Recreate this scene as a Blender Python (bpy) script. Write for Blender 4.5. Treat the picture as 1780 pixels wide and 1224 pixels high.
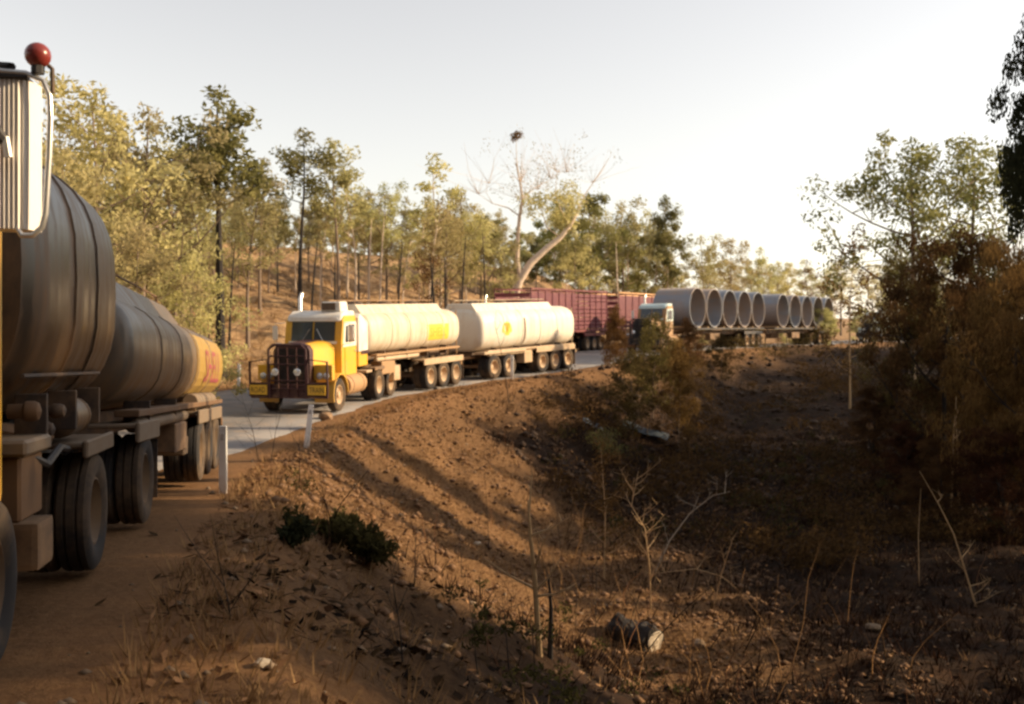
import bpy, bmesh, math, random
import numpy as np
from mathutils import Vector, Matrix

random.seed(7); RNG = np.random.default_rng(11)
for o in list(bpy.data.objects): bpy.data.objects.remove(o)
SC = bpy.context.scene
COL = SC.collection
R = math.radians
E = 6.0                       # eye height above the gully floor datum

# ------------------------------------------------------------------ camera, sky, sun, exposure
cam_d = bpy.data.cameras.new('camera'); cam = bpy.data.objects.new('camera', cam_d); COL.objects.link(cam)
cam.location = (0, 0, E); cam.rotation_euler = (R(90 - 0.7), 0, 0)
cam_d.sensor_width = 36; cam_d.lens = 36.4; cam_d.clip_start = 0.05; cam_d.clip_end = 3000
cam_d.dof.use_dof = True; cam_d.dof.focus_distance = 9.0; cam_d.dof.aperture_fstop = 2.8
SC.camera = cam
SUN_EL, SUN_AZ = 23.0, 85.0    # azimuth measured clockwise from +Y (83 = almost due right of the view)
w = bpy.data.worlds.new('World'); SC.world = w; w.use_nodes = True
nt = w.node_tree; bg = nt.nodes['Background']
sky = nt.nodes.new('ShaderNodeTexSky'); sky.sky_type = 'NISHITA'; sky.sun_disc = False
sky.sun_elevation = R(SUN_EL); sky.sun_rotation = R(SUN_AZ)
sky.air_density = 1.1; sky.dust_density = 0.6; sky.ozone_density = 1.0; sky.altitude = 0
veil = nt.nodes.new('ShaderNodeHueSaturation'); veil.inputs['Saturation'].default_value = 0.40     # thin white smoke veil over the whole sky
warm = nt.nodes.new('ShaderNodeMix'); warm.data_type = 'RGBA'; warm.blend_type = 'MULTIPLY'; warm.inputs[0].default_value = 1.0; warm.inputs[7].default_value = (1.11, 1.0, 0.90, 1)
nt.links.new(sky.outputs[0], veil.inputs['Color']); nt.links.new(veil.outputs[0], warm.inputs[6])
nt.links.new(warm.outputs[2], bg.inputs[0]); bg.inputs[1].default_value = 0.139
sd = bpy.data.lights.new('sun', 'SUN'); sun = bpy.data.objects.new('sun', sd); COL.objects.link(sun)
sd.energy = 5.0; sd.angle = R(0.6); sd.color = (1.0, 0.76, 0.47)
sv = Vector((math.sin(R(SUN_AZ)) * math.cos(R(SUN_EL)), math.cos(R(SUN_AZ)) * math.cos(R(SUN_EL)), math.sin(R(SUN_EL))))
sun.rotation_euler = sv.to_track_quat('Z', 'Y').to_euler(); sun.location = sv * 80
SC.view_settings.view_transform = 'Standard'; SC.view_settings.look = 'None'
SC.view_settings.exposure = 0.7; SC.view_settings.gamma = 1.0
SC.render.engine = 'CYCLES'
SC.cycles.filter_width = 2.5

def at(px, py, d):            # a point of the place from its bearing and its distance
    return Vector(((px - 890) / 1800 * d, d, E - (py - 590) / 1800 * d))

# ------------------------------------------------------------------ helpers
def tag(o, label=None, cat=None, group=None, kind=None):
    if label: o['label'] = label
    if cat: o['category'] = cat
    if group: o['group'] = group
    if kind: o['kind'] = kind
    return o
def empty(name, loc=(0, 0, 0), rz=0.0, rx=0.0):
    o = bpy.data.objects.new(name, None); COL.objects.link(o)
    o.empty_display_size = 0.2; o.location = loc; o.rotation_euler = (rx, 0, rz); return o
def link(name, me, parent=None):
    o = bpy.data.objects.new(name, me); COL.objects.link(o)
    if parent is not None: o.parent = parent
    return o
def copy_tree(o, parent=None):
    c = o.copy(); COL.objects.link(c); c.parent = parent
    for ch in list(o.children): copy_tree(ch, c)
    return c

class MB:
    def __init__(s): s.v = []; s.f = []
    def add(s, vs, fs):
        n = len(s.v); s.v += [tuple(v) for v in vs]; s.f += [tuple(i + n for i in f) for f in fs]; return s
    def box(s, x0, x1, y0, y1, z0, z1, tx=0.0, ty=0.0):   # tx, ty: inset of the top face
        s.add([(x0, y0, z0), (x1, y0, z0), (x1, y1, z0), (x0, y1, z0), (x0 + tx, y0 + ty, z1), (x1 - tx, y0 + ty, z1), (x1 - tx, y1 - ty, z1), (x0 + tx, y1 - ty, z1)],
              [(0, 3, 2, 1), (4, 5, 6, 7), (0, 1, 5, 4), (1, 2, 6, 5), (2, 3, 7, 6), (3, 0, 4, 7)]); return s
    def prism(s, prof, axis, a, b):     # profile of (u, v) pairs swept from a to b along an axis
        n = len(prof); vs = []
        for t in (a, b):
            for (u, v) in prof:
                vs.append({'x': (t, u, v), 'y': (u, t, v), 'z': (u, v, t)}[axis])
        s.add(vs, [tuple(range(n))[::-1], tuple(range(n, 2 * n))] + [(i, (i + 1) % n, n + (i + 1) % n, n + i) for i in range(n)]); return s
    def tube(s, pts, rad, n=8, cap=True):
        pts = [Vector(p) for p in pts]
        if not hasattr(rad, '__len__'): rad = [rad] * len(pts)
        vs = []; up = None
        for i, p in enumerate(pts):
            d = (pts[min(i + 1, len(pts) - 1)] - pts[max(i - 1, 0)]).normalized()
            if up is None: up = d.orthogonal().normalized()
            up = (up - d * up.dot(d)).normalized(); sd_ = d.cross(up)
            for k in range(n):
                a = 2 * math.pi * k / n; vs.append(p + (up * math.cos(a) + sd_ * math.sin(a)) * rad[i])
        fs = [(i * n + k, i * n + (k + 1) % n, (i + 1) * n + (k + 1) % n, (i + 1) * n + k) for i in range(len(pts) - 1) for k in range(n)]
        if cap: fs += [tuple(range(n))[::-1], tuple(range((len(pts) - 1) * n, len(pts) * n))]
        s.add(vs, fs); return s
    def lathe(s, prof, c, axis='x', n=24, close=False):   # prof: (along, radius)
        vs = []
        for (a, r) in prof:
            for k in range(n):
                t = 2 * math.pi * k / n; u, v = r * math.cos(t), r * math.sin(t)
                vs.append({'x': (c[0] + a, c[1] + u, c[2] + v), 'y': (c[0] + u, c[1] + a, c[2] + v), 'z': (c[0] + u, c[1] + v, c[2] + a)}[axis])
        m = len(prof)
        fs = [(i * n + k, i * n + (k + 1) % n, ((i + 1) % m) * n + (k + 1) % n, ((i + 1) % m) * n + k) for i in range(m if close else m - 1) for k in range(n)]
        if not close: fs += [tuple(range(n))[::-1], tuple(range((m - 1) * n, m * n))]
        s.add(vs, fs); return s
    def mesh(s, name, mat, bevel=0.0, smooth=False, seg=1):
        me = bpy.data.meshes.new(name); me.from_pydata(s.v, [], s.f)
        bm = bmesh.new(); bm.from_mesh(me)
        bmesh.ops.recalc_face_normals(bm, faces=bm.faces)
        if bevel:
            es = [e for e in bm.edges if len(e.link_faces) == 2 and e.calc_face_angle(0) > 0.6]
            bmesh.ops.bevel(bm, geom=es, offset=bevel, segments=seg, profile=0.7, affect='EDGES', clamp_overlap=True)
        bm.to_mesh(me); bm.free()
        if mat: me.materials.append(mat)
        if smooth:
            for p in me.polygons: p.use_smooth = True
            try: me.set_sharp_from_angle(angle=R(38))
            except Exception: pass
        return me
    def build(s, name, mat, parent=None, bevel=0.0, smooth=False, seg=1):
        return link(name, s.mesh(name, mat, bevel, smooth, seg), parent)

def np_mesh(name, V, F, mat, tint=None, smooth=False):   # F: (n, k) equal-sided faces
    me = bpy.data.meshes.new(name); n, k = F.shape
    me.vertices.add(len(V)); me.vertices.foreach_set('co', np.ascontiguousarray(V, np.float32).ravel())
    me.loops.add(n * k); me.loops.foreach_set('vertex_index', np.ascontiguousarray(F, np.int32).ravel())
    me.polygons.add(n); me.polygons.foreach_set('loop_start', np.arange(0, n * k, k, dtype=np.int32))
    me.polygons.foreach_set('loop_total', np.full(n, k, np.int32))
    if smooth: me.polygons.foreach_set('use_smooth', np.ones(n, bool))
    me.update(calc_edges=True)
    if tint is not None:
        ca = me.color_attributes.new('tint', 'FLOAT_COLOR', 'POINT')
        ca.data.foreach_set('color', np.ascontiguousarray(tint, np.float32).ravel())
    me.materials.append(mat); me.validate(); return me

# ------------------------------------------------------------------ materials
def new_mat(name):
    m = bpy.data.materials.new(name); m.use_nodes = True
    return m, m.node_tree, m.node_tree.nodes['Principled BSDF']
def noise(t, scale, detail=5, rough=0.6, coord='Object', vec=None):
    n = t.nodes.new('ShaderNodeTexNoise'); n.inputs['Scale'].default_value = scale
    n.inputs['Detail'].default_value = detail; n.inputs['Roughness'].default_value = rough
    if vec is None:
        tc = t.nodes.new('ShaderNodeTexCoord'); t.links.new(tc.outputs[coord], n.inputs['Vector'])
    else: t.links.new(vec, n.inputs['Vector'])
    return n.outputs['Fac']
def ramp(t, fac, stops):
    r = t.nodes.new('ShaderNodeValToRGB'); t.links.new(fac, r.inputs[0])
    el = r.color_ramp.elements
    while len(el) < len(stops): el.new(0.5)
    for e, (p, c) in zip(el, stops): e.position = p; e.color = (c, c, c, 1) if not hasattr(c, '__len__') else (*c, 1)
    return r.outputs[0]
def mix(t, fac, a, b, mode='MIX'):
    m = t.nodes.new('ShaderNodeMix'); m.data_type = 'RGBA'; m.blend_type = mode
    for sock, v in ((m.inputs[0], fac), (m.inputs[6], a), (m.inputs[7], b)):
        if isinstance(v, bpy.types.NodeSocket): t.links.new(v, sock)
        elif hasattr(v, '__len__'): sock.default_value = (*v, 1)
        else: sock.default_value = v
    return m.outputs[2]
def math_n(t, op, a, b=0.0, clamp=False):
    m = t.nodes.new('ShaderNodeMath'); m.operation = op; m.use_clamp = clamp
    for sock, v in ((m.inputs[0], a), (m.inputs[1], b)):
        if isinstance(v, bpy.types.NodeSocket): t.links.new(v, sock)
        else: sock.default_value = v
    return m.outputs[0]
def bump(t, b, h, strength=0.4, dist=0.05):
    n = t.nodes.new('ShaderNodeBump'); n.inputs['Strength'].default_value = strength; n.inputs['Distance'].default_value = dist
    t.links.new(h, n.inputs['Height']); t.links.new(n.outputs[0], b.inputs['Normal'])
DUST = (0.42, 0.25, 0.125)
def paint(name, col, rough=0.45, metal=0.0, dust=0.35, dust_h=1.5, streak=False, dcol=DUST, scale=2.2):
    """painted or bare metal with road dust: blotchy everywhere, thicker towards the road"""
    m, t, b = new_mat(name)
    tc = t.nodes.new('ShaderNodeTexCoord'); sep = t.nodes.new('ShaderNodeSeparateXYZ'); t.links.new(tc.outputs['Object'], sep.inputs[0])
    mp = t.nodes.new('ShaderNodeMapping'); t.links.new(tc.outputs['Object'], mp.inputs[0])
    mp.inputs['Scale'].default_value = (1, 2.6, 0.35) if streak else (1, 1, 1)
    n1 = noise(t, scale, 6, 0.65, vec=mp.outputs[0]); n2 = noise(t, 14, 4, 0.7)
    hz = math_n(t, 'SUBTRACT', 1.0, math_n(t, 'DIVIDE', sep.outputs[2], dust_h), True)
    f = math_n(t, 'MULTIPLY_ADD', hz, 0.55); t.nodes[-1].inputs[2].default_value = dust - 0.25
    f = math_n(t, 'ADD', f, math_n(t, 'MULTIPLY', math_n(t, 'SUBTRACT', n1, 0.46 if streak else 0.42), 2.9 if streak else 1.7))
    f = math_n(t, 'ADD', f, math_n(t, 'MULTIPLY', math_n(t, 'SUBTRACT', n2, 0.5), 0.5), True)
    f = math_n(t, 'MULTIPLY', f, 0.9)
    t.links.new(mix(t, f, col, dcol), b.inputs['Base Color'])
    t.links.new(math_n(t, 'MULTIPLY_ADD', f, 0.4), b.inputs['Roughness']); t.nodes[-1].inputs[2].default_value = rough
    if metal: t.links.new(math_n(t, 'MULTIPLY', math_n(t, 'SUBTRACT', 1.0, f), metal), b.inputs['Metallic'])
    return m
def plain(name, col, rough=0.6, metal=0.0, var=0.25, scale=6):
    m, t, b = new_mat(name)
    f = noise(t, scale, 5)
    t.links.new(mix(t, f, tuple(c * (1 - var) for c in col), tuple(min(1, c * (1 + var)) for c in col)), b.inputs['Base Color'])
    b.inputs['Roughness'].default_value = rough; b.inputs['Metallic'].default_value = metal
    return m
M = {}
M['yellow'] = paint('yellow_paint', (0.70, 0.39, 0.02), 0.45, dust=0.30, dust_h=1.5, dcol=(0.46, 0.28, 0.12))
M['white'] = paint('white_paint', (0.74, 0.71, 0.66), 0.45, dust=0.24, dust_h=1.6, dcol=(0.50, 0.36, 0.22))
M['cream_tank'] = paint('cream_tank_paint', (0.62, 0.55, 0.44), 0.5, dust=0.36, dust_h=1.7, streak=True, dcol=(0.42, 0.28, 0.16))
M['white_tank'] = paint('white_tank_paint', (0.70, 0.65, 0.57), 0.5, dust=0.22, dust_h=1.7, streak=True, dcol=(0.56, 0.42, 0.27))
M['steel_tank'] = paint('dusty_steel_tank', (0.060, 0.042, 0.028), 0.28, metal=0.08, dust=0.36, dust_h=2.4, streak=True, dcol=(0.24, 0.125, 0.05), scale=2.0)
M['grey_tank'] = paint('dusty_grey_tank', (0.095, 0.078, 0.062), 0.30, metal=0.1, dust=0.36, dust_h=2.2, streak=True, dcol=(0.24, 0.13, 0.052), scale=2.2)
M['maroon'] = paint('maroon_paint', (0.045, 0.012, 0.014), 0.5, dust=0.08, dust_h=0.8)
M['crate_red'] = paint('crate_red_paint', (0.12, 0.020, 0.034), 0.6, dust=0.14, dust_h=1.6, dcol=(0.34, 0.14, 0.11))
M['crate_dark'] = paint('crate_dark_red', (0.15, 0.02, 0.03), 0.55, dust=0.12, dust_h=1.6)
M['crate_lit'] = paint('crate_lit_rail', (0.62, 0.34, 0.16), 0.6, dust=0.3)  # sunlight on the rails put into this pale colour
M['mint'] = paint('pale_blue_green_paint', (0.55, 0.68, 0.68), 0.45, dust=0.12, dust_h=1.0)
M['chassis'] = paint('dusty_chassis', (0.06, 0.042, 0.034), 0.7, dust=0.30, dust_h=1.3)
M['tan'] = paint('tan_painted_metal', (0.36, 0.22, 0.115), 0.65, dust=0.4, dust_h=1.4)
M['guard'] = paint('cream_mudguard', (0.50, 0.40, 0.28), 0.6, dust=0.36, dust_h=1.5)
M['tan_near'] = paint('shaded_dusty_metal', (0.13, 0.07, 0.034), 0.7, dust=0.30, dust_h=1.0, dcol=(0.20, 0.11, 0.05))  # near-truck copy of the tan: dusty, base darkened to paint tree shade
M['guard_near'] = paint('shaded_dusty_mudguard', (0.18, 0.135, 0.095), 0.65, dust=0.3, dust_h=1.0, dcol=(0.20, 0.12, 0.06))  # mudguard copy with the near truck's shade in its colour
M['rim_near'] = paint('shaded_dusty_rim', (0.10, 0.075, 0.055), 0.7, dust=0.3, dust_h=.5, dcol=(0.17, 0.105, 0.055))  # darker rim copy; shade on the near wheels is painted in
M['dark'] = paint('black_metal', (0.03, 0.027, 0.028), 0.6, dust=0.06, dust_h=1.0)
M['tyre'] = paint('dusty_tyre', (0.020, 0.018, 0.019), 0.9, dust=0.08, dust_h=0.3, dcol=(0.16, 0.105, 0.06), scale=5)
M['rim'] = paint('dusty_rim', (0.55, 0.46, 0.36), 0.6, dust=0.45, dust_h=1.0, dcol=(0.50, 0.34, 0.20))
M['chrome'] = plain('chrome', (0.75, 0.73, 0.70), 0.3, 0.75, 0.08)
M['fluted'] = plain('fluted_stainless', (0.80, 0.74, 0.67), 0.5, 0.0, 0.06)
M['lamp_red'] = plain('red_lamp_lens', (0.22, 0.035, 0.03), 0.28, 0.0, 0.1)
M['glass'] = plain('windscreen_glass', (0.035, 0.045, 0.055), 0.08, 0.0, 0.3, 2)
M['lens'] = plain('headlamp_glass', (0.72, 0.74, 0.76), 0.12, 0.5, 0.1)
M['letter_red'] = plain('red_lettering', (0.30, 0.06, 0.08), 0.6)
M['letter_gold'] = plain('faded_gold_lettering', (0.66, 0.36, 0.03), 0.6)
M['letter_black'] = plain('black_lettering', (0.05, 0.035, 0.02), 0.6)
M['sign_yellow'] = paint('sign_yellow', (0.70, 0.42, 0.035), 0.5, dust=0.12, dust_h=0.4)
M['faded_yellow'] = paint('faded_yellow_panel', (0.82, 0.52, 0.06), 0.5, dust=0.10, dust_h=0.4)
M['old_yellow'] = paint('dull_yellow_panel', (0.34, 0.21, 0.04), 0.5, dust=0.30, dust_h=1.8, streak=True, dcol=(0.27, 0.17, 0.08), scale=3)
M['post'] = paint('guide_post_white', (0.80, 0.79, 0.76), 0.6, dust=0.10, dust_h=0.35)
M['galv'] = paint('galvanised_pipe', (0.24, 0.265, 0.31), 0.5, metal=0.3, dust=0.24, dust_h=0.2, dcol=(0.36, 0.26, 0.19), scale=1.2)
M['bark_pale'] = plain('pale_gum_bark', (0.60, 0.47, 0.36), 0.8, 0, 0.4, 3)
M['bark'] = plain('grey_brown_bark', (0.20, 0.145, 0.105), 0.9, 0, 0.5, 4)
M['bark_burnt'] = plain('charred_bark', (0.022, 0.017, 0.015), 0.95, 0, 0.6, 5)
M['stem_dry'] = plain('dry_stem', (0.46, 0.30, 0.15), 0.8, 0, 0.3, 8)
M['cut_wood'] = plain('cut_wood', (0.40, 0.33, 0.25), 0.8, 0, 0.35, 14)
M['stone'] = plain('pale_stone', (0.20, 0.14, 0.09), 0.9, 0, 0.4, 9)
M['clod'] = plain('earth_clod', (0.17, 0.092, 0.045), 0.95, 0, 0.6, 1.3)
M['clod_burnt'] = plain('scorched_shaded_clod', (0.05, 0.028, 0.016), 0.95, 0, 0.7, 0.6)  # dark clod copy: scorching plus the bank's shade in the colour
M['blue_sheet'] = plain('blue_grey_sheet', (0.06, 0.078, 0.10), 0.7, 0.0, 0.3, 3)

def leaf_mat(name, a, b, trans=0.35):
    m, t, bs = new_mat(name); out = t.nodes['Material Output']
    at_ = t.nodes.new('ShaderNodeAttribute'); at_.attribute_name = 'tint'
    oi = t.nodes.new('ShaderNodeObjectInfo')
    c = mix(t, at_.outputs['Fac'], a, b)
    hs = t.nodes.new('ShaderNodeHueSaturation'); t.links.new(c, hs.inputs['Color'])
    t.links.new(math_n(t, 'MULTIPLY_ADD', oi.outputs['Random'], 0.5), hs.inputs['Value']); t.nodes[-1].inputs[2].default_value = 0.78
    h = math_n(t, 'MULTIPLY_ADD', oi.outputs['Random'], 0.035); t.nodes[-1].inputs[2].default_value = 0.48
    t.links.new(h, hs.inputs['Hue'])
    d = t.nodes.new('ShaderNodeBsdfDiffuse'); tr = t.nodes.new('ShaderNodeBsdfTranslucent'); ms = t.nodes.new('ShaderNodeMixShader')
    t.links.new(hs.outputs[0], d.inputs[0]); t.links.new(hs.outputs[0], tr.inputs[0]); ms.inputs[0].default_value = trans
    t.links.new(d.outputs[0], ms.inputs[1]); t.links.new(tr.outputs[0], ms.inputs[2]); t.links.new(ms.outputs[0], out.inputs[0])
    t.nodes.remove(bs); return m
M['leaf_olive'] = leaf_mat('olive_leaves', (0.23, 0.215, 0.09), (0.52, 0.47, 0.23), .5)
M['leaf_green'] = leaf_mat('green_leaves', (0.13, 0.14, 0.05), (0.34, 0.32, 0.12), .45)
M['leaf_brown'] = leaf_mat('scorched_leaves', (0.06, 0.032, 0.014), (0.21, 0.115, 0.046))
M['leaf_brown_shaded'] = leaf_mat('shaded_brown_leaves', (0.028, 0.016, 0.010), (0.12, 0.062, 0.028), 0.25)  # brown foliage with the bush's shade put into the leaf colour
M['leaf_mid'] = leaf_mat('dull_olive_brown_leaves', (0.055, 0.042, 0.018), (0.17, 0.13, 0.05), .3)
M['leaf_scrub'] = leaf_mat('scrub_leaves', (0.024, 0.024, 0.011), (0.11, 0.10, 0.035), 0.25)
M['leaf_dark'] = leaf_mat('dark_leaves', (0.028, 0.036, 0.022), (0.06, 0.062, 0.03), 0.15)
M['leaf_gold'] = leaf_mat('golden_leaves', (0.28, 0.245, 0.10), (0.58, 0.50, 0.25), .5)
M['grass_dry'] = leaf_mat('dry_grass_blades', (0.20, 0.125, 0.055), (0.42, 0.28, 0.13), 0.2)
M['litter'] = leaf_mat('leaf_litter', (0.07, 0.036, 0.018), (0.42, 0.25, 0.125), 0.1)
M['stemmy'] = leaf_mat('burnt_stems', (0.014, 0.010, 0.009), (0.26, 0.15, 0.07), 0.0)
M['ash'] = leaf_mat('charred_shaded_litter', (0.012, 0.009, 0.008), (0.07, 0.04, 0.022), 0.05)  # charred litter, darkened further to paint the gully's shade

# ------------------------------------------------------------------ the road line and the lie of the land
CP = [(9.1, -60, -1.6), (2.9, -30, -1.75), (-1.4, -8, -1.85), (-3.05, 0, -1.9), (-5.13, 10, -2.08), (-7.05, 20, -2.55), (-7.35, 26, -2.55), (-6.75, 32, -2.30),
      (-5.5, 38, -2.05), (-3.3, 43.2, -1.85), (-0.5, 47.6, -1.62), (2.5, 52.5, -1.40), (5.9, 60, -1.05), (9.3, 68, -0.80), (14.6, 76, -0.62), (20.6, 85, -0.55), (27.6, 95, -0.45),
      (33.5, 102.5, -0.35), (38.5, 110, -0.25), (48, 122, 0.0), (75, 145, 0.4), (140, 180, 1.0), (300, 250, 2.0)]
def catmull(P, n=24):
    P = np.array(P, float); out = []
    for i in range(1, len(P) - 2):
        a, b, c, d = P[i - 1], P[i], P[i + 1], P[i + 2]
        for k in range(n):
            t = k / n; out.append(0.5 * ((2 * b) + (-a + c) * t + (2 * a - 5 * b + 4 * c - d) * t * t + (-a + 3 * b - 3 * c + d) * t ** 3))
    return np.array(out)
PATH = catmull(CP, 20)
_seg = np.hypot(np.diff(PATH[:, 0]), np.diff(PATH[:, 1])); SARC = np.concatenate([[0], np.cumsum(_seg)])
TAN = np.gradient(PATH[:, :2], axis=0); TAN /= np.linalg.norm(TAN, axis=1)[:, None]
def path_at(s):
    x = np.interp(s, SARC, PATH[:, 0]); y = np.interp(s, SARC, PATH[:, 1]); z = np.interp(s, SARC, PATH[:, 2])
    tx = np.interp(s, SARC, TAN[:, 0]); ty = np.interp(s, SARC, TAN[:, 1]); l = np.hypot(tx, ty)
    return x, y, z, tx / l, ty / l
def s_of_y(y): return float(np.interp(y, PATH[:, 1], SARC))

_perm = np.random.default_rng(3).random((256, 256))
def vnoise(x, y):
    xi = np.floor(x).astype(int); yi = np.floor(y).astype(int); fx = x - xi; fy = y - yi
    fx = fx * fx * (3 - 2 * fx); fy = fy * fy * (3 - 2 * fy); g = lambda a, b: _perm[a & 255, b & 255]
    return (g(xi, yi) * (1 - fx) + g(xi + 1, yi) * fx) * (1 - fy) + (g(xi, yi + 1) * (1 - fx) + g(xi + 1, yi + 1) * fx) * fy
def fbm(x, y, o=4):
    s = 0; a = 0.5
    for i in range(o): s = s + a * (vnoise(x + 17.3 * i, y - 9.1 * i) - 0.5); x = x * 2.03; y = y * 2.03; a *= 0.5
    return s
def smax(a, b, k):
    h = np.clip(0.5 + 0.5 * (a - b) / k, 0, 1); return b * (1 - h) + a * h + k * h * (1 - h)
def road_coords(x, y):
    x = np.asarray(x, float).ravel(); y = np.asarray(y, float).ravel(); T = np.empty(len(x)); Z = np.empty(len(x)); S = np.empty(len(x))
    for a in range(0, len(x), 6000):
        xs = x[a:a + 6000, None]; ys = y[a:a + 6000, None]
        i = np.argmin((xs - PATH[None, :, 0]) ** 2 + (ys - PATH[None, :, 1]) ** 2, axis=1)
        dx = xs[:, 0] - PATH[i, 0]; dy = ys[:, 0] - PATH[i, 1]
        lat = dx * TAN[i, 1] - dy * TAN[i, 0]; lon = dx * TAN[i, 0] + dy * TAN[i, 1]
        dist = np.hypot(dx, dy); far = np.abs(lon) > 2.5
        T[a:a + 6000] = np.where(far, np.sign(lat) * dist, lat); S[a:a + 6000] = SARC[i] + np.clip(lon, -2.5, 2.5)
    Z = np.interp(S, SARC, PATH[:, 2]); return T, S, Z
def ground(x, y):
    x = np.asarray(x, float).ravel(); y = np.asarray(y, float).ravel()
    T, S, Z = road_coords(x, y)
    n = fbm(x * 0.35, y * 0.35, 5); n2 = fbm(x * 1.7 + 40, y * 1.7, 4)
    crest = 2.75 + 0.5 * fbm(S * 0.25, S * 0 + 3, 3)
    emb = Z - 0.05 - np.maximum(0, T - crest) * (0.60 + 0.25 * fbm(S * 0.12, T * 0.05 + 5, 2)) + np.where(T > crest, n * 0.7 + n2 * 0.55, 0) * np.clip((T - crest) / 2, 0, 1)
    flo = -6.0 + 0.095 * np.maximum(0, y - 33) + 0.03 * np.maximum(0, x - 24) + n * 0.9 + n2 * 0.30
    flo = np.minimum(flo, -0.9 + 0.02 * np.maximum(0, y - 90) + n * 0.5)
    emb = emb - 0.5 * np.clip((T - crest) / 1.5, 0, 1) * np.clip(1.2 - (T - crest) / 14, 0, 1) * np.maximum(0, fbm(S * 0.9 + 0.5 * n, T * 0.13 + 7, 4)) * 2
    right = smax(emb, flo, 0.7)
    a = np.maximum(0, -T - 7.4); steep = np.interp(y, [0, 25, 50], [0.28, 0.32, 0.34]) * np.interp(x - .08 * (y - 60), [-4, 14, 40], [1.0, 0.38, 0.15])
    hill = Z + steep * np.minimum(a, 26) * (a / (a + 1.5)) + 0.03 * np.clip(a - 26, 0, 200) + (n * 1.5 + n2 * 0.25) * np.clip(a / 4, 0, 1) - 0.15 * np.exp(-((a - 0.6) / 0.6) ** 2)
    z = np.where(T > 0, right, hill)
    on = (T > -6.5) & (T < np.interp(y, [17, 23, 30], [-1.5, .7, 1.2]))
    z = np.where(on, Z - 0.10, z) + np.where(on, 0, n2 * 0.05)
    return z + E
def gz(x, y): return float(ground([x], [y])[0])
def hit(px, py, d0=5.0, d1=110.0):      # distance at which a bearing meets the ground
    d = np.arange(d0, d1, .1); zz = ground((px - 890) / 1800 * d, d); k_ = np.argmax(zz >= E - (py - 590) / 1800 * d); return float(d[k_]) if k_ > 0 else d1

def axis(pieces):
    out = [pieces[0][0]]
    for a, b, st in pieces:
        k = max(1, int(round((b - a) / st))); out += list(a + (b - a) * np.arange(1, k + 1) / k)
    return np.array(out)
gx = axis([(-900, -200, 70), (-200, -60, 14), (-60, -24, 2.0), (-24, -12, 0.7), (-12, 12, 0.26), (12, 34, 0.55), (34, 90, 2.8), (90, 240, 15), (240, 900, 66)])
gy = axis([(-60, -10, 5), (-10, 3, 1.3), (3, 32, 0.26), (32, 60, 0.5), (60, 110, 1.2), (110, 300, 10), (300, 1800, 100)])
GX, GY = np.meshgrid(gx, gy); V = np.stack([GX.ravel(), GY.ravel(), ground(GX, GY)], 1)
nx, ny = len(gx), len(gy); ii = (np.arange(ny - 1)[:, None] * nx + np.arange(nx - 1)[None, :]).ravel()
F = np.stack([ii, ii + 1, ii + 1 + nx, ii + nx], 1)
T_, S_, Z_ = road_coords(GX, GY)
verge = np.clip(1 - np.abs(T_ - 2.0) / 1.5, 0, 1) * (T_ > 0) + np.clip(1 - np.abs(T_ + 7.0) / 1.3, 0, 1) * (T_ < 0)
hillm = np.clip((-T_ - 7.5) / 2, 0, 1)
burn_shade = np.clip((T_ - np.interp(GY.ravel(), [0, 9, 14, 16.5, 19, 31, 37, 60], [2.4, 2.7, 3.6, 5.5, 12.0, 10.5, 3.6, 2.8]) + 3.0 * fbm(GX.ravel() * .3, GY.ravel() * .3, 3)) / 2.2, 0, 1)  # burnt ground plus painted shade; the gap follows the sunlit slope
tint = np.stack([verge, hillm, burn_shade, np.ones_like(verge)], 1)

m, t, b = new_mat('burnt_earth'); M['earth'] = m
att = t.nodes.new('ShaderNodeAttribute'); att.attribute_name = 'tint'
sp = t.nodes.new('ShaderNodeSeparateColor'); t.links.new(att.outputs['Color'], sp.inputs[0])
n_big = noise(t, 0.22, 5, 0.6); n_mid = noise(t, 1.6, 6, 0.7); n_fine = noise(t, 13, 6, 0.75); n_grit = noise(t, 60, 3, 0.7)
burnt = mix(t, ramp(t, n_mid, [(0.38, 0.0), (0.62, 1.0)]), (0.040, 0.024, 0.017), (0.15, 0.085, 0.042))
tan_ = mix(t, ramp(t, n_fine, [(0.35, 0.0), (0.7, 1.0)]), (0.125, 0.064, 0.030), (0.32, 0.185, 0.088))
c = mix(t, ramp(t, n_big, [(0.34, 0.55), (0.55, 1.0)]), burnt, tan_)
charred = mix(t, ramp(t, n_mid, [(0.42, 0.0), (0.75, 1.0)]), (0.012, 0.009, 0.008), (0.065, 0.034, 0.019))  # char tone, set darker so it carries the shade as well
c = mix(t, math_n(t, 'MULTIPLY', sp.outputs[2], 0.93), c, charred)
hillc = mix(t, ramp(t, n_mid, [(0.40, 0.0), (0.60, 1.0)]), (0.24, 0.145, 0.08), (0.50, 0.33, 0.18))
c = mix(t, sp.outputs[1], c, hillc)
vf = math_n(t, 'MULTIPLY', sp.outputs[0], ramp(t, n_mid, [(0.3, 0.45), (0.6, 1.0)]))
c = mix(t, vf, c, mix(t, n_fine, (0.24, 0.12, 0.055), (0.40, 0.22, 0.105)))
c = mix(t, ramp(t, n_grit, [(0.45, 0.0), (0.75, 0.35)]), c, (0.06, 0.035, 0.025))
t.links.new(c, b.inputs['Base Color']); b.inputs['Roughness'].default_value = 0.95; b.inputs['Specular IOR Level'].default_value = 0.1
bump(t, b, math_n(t, 'ADD', n_fine, math_n(t, 'MULTIPLY', n_grit, 0.4)), 0.8, 0.09)
gr = link('ground', np_mesh('ground', V, F, M['earth'], tint, True)); tag(gr, kind='structure')

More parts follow.
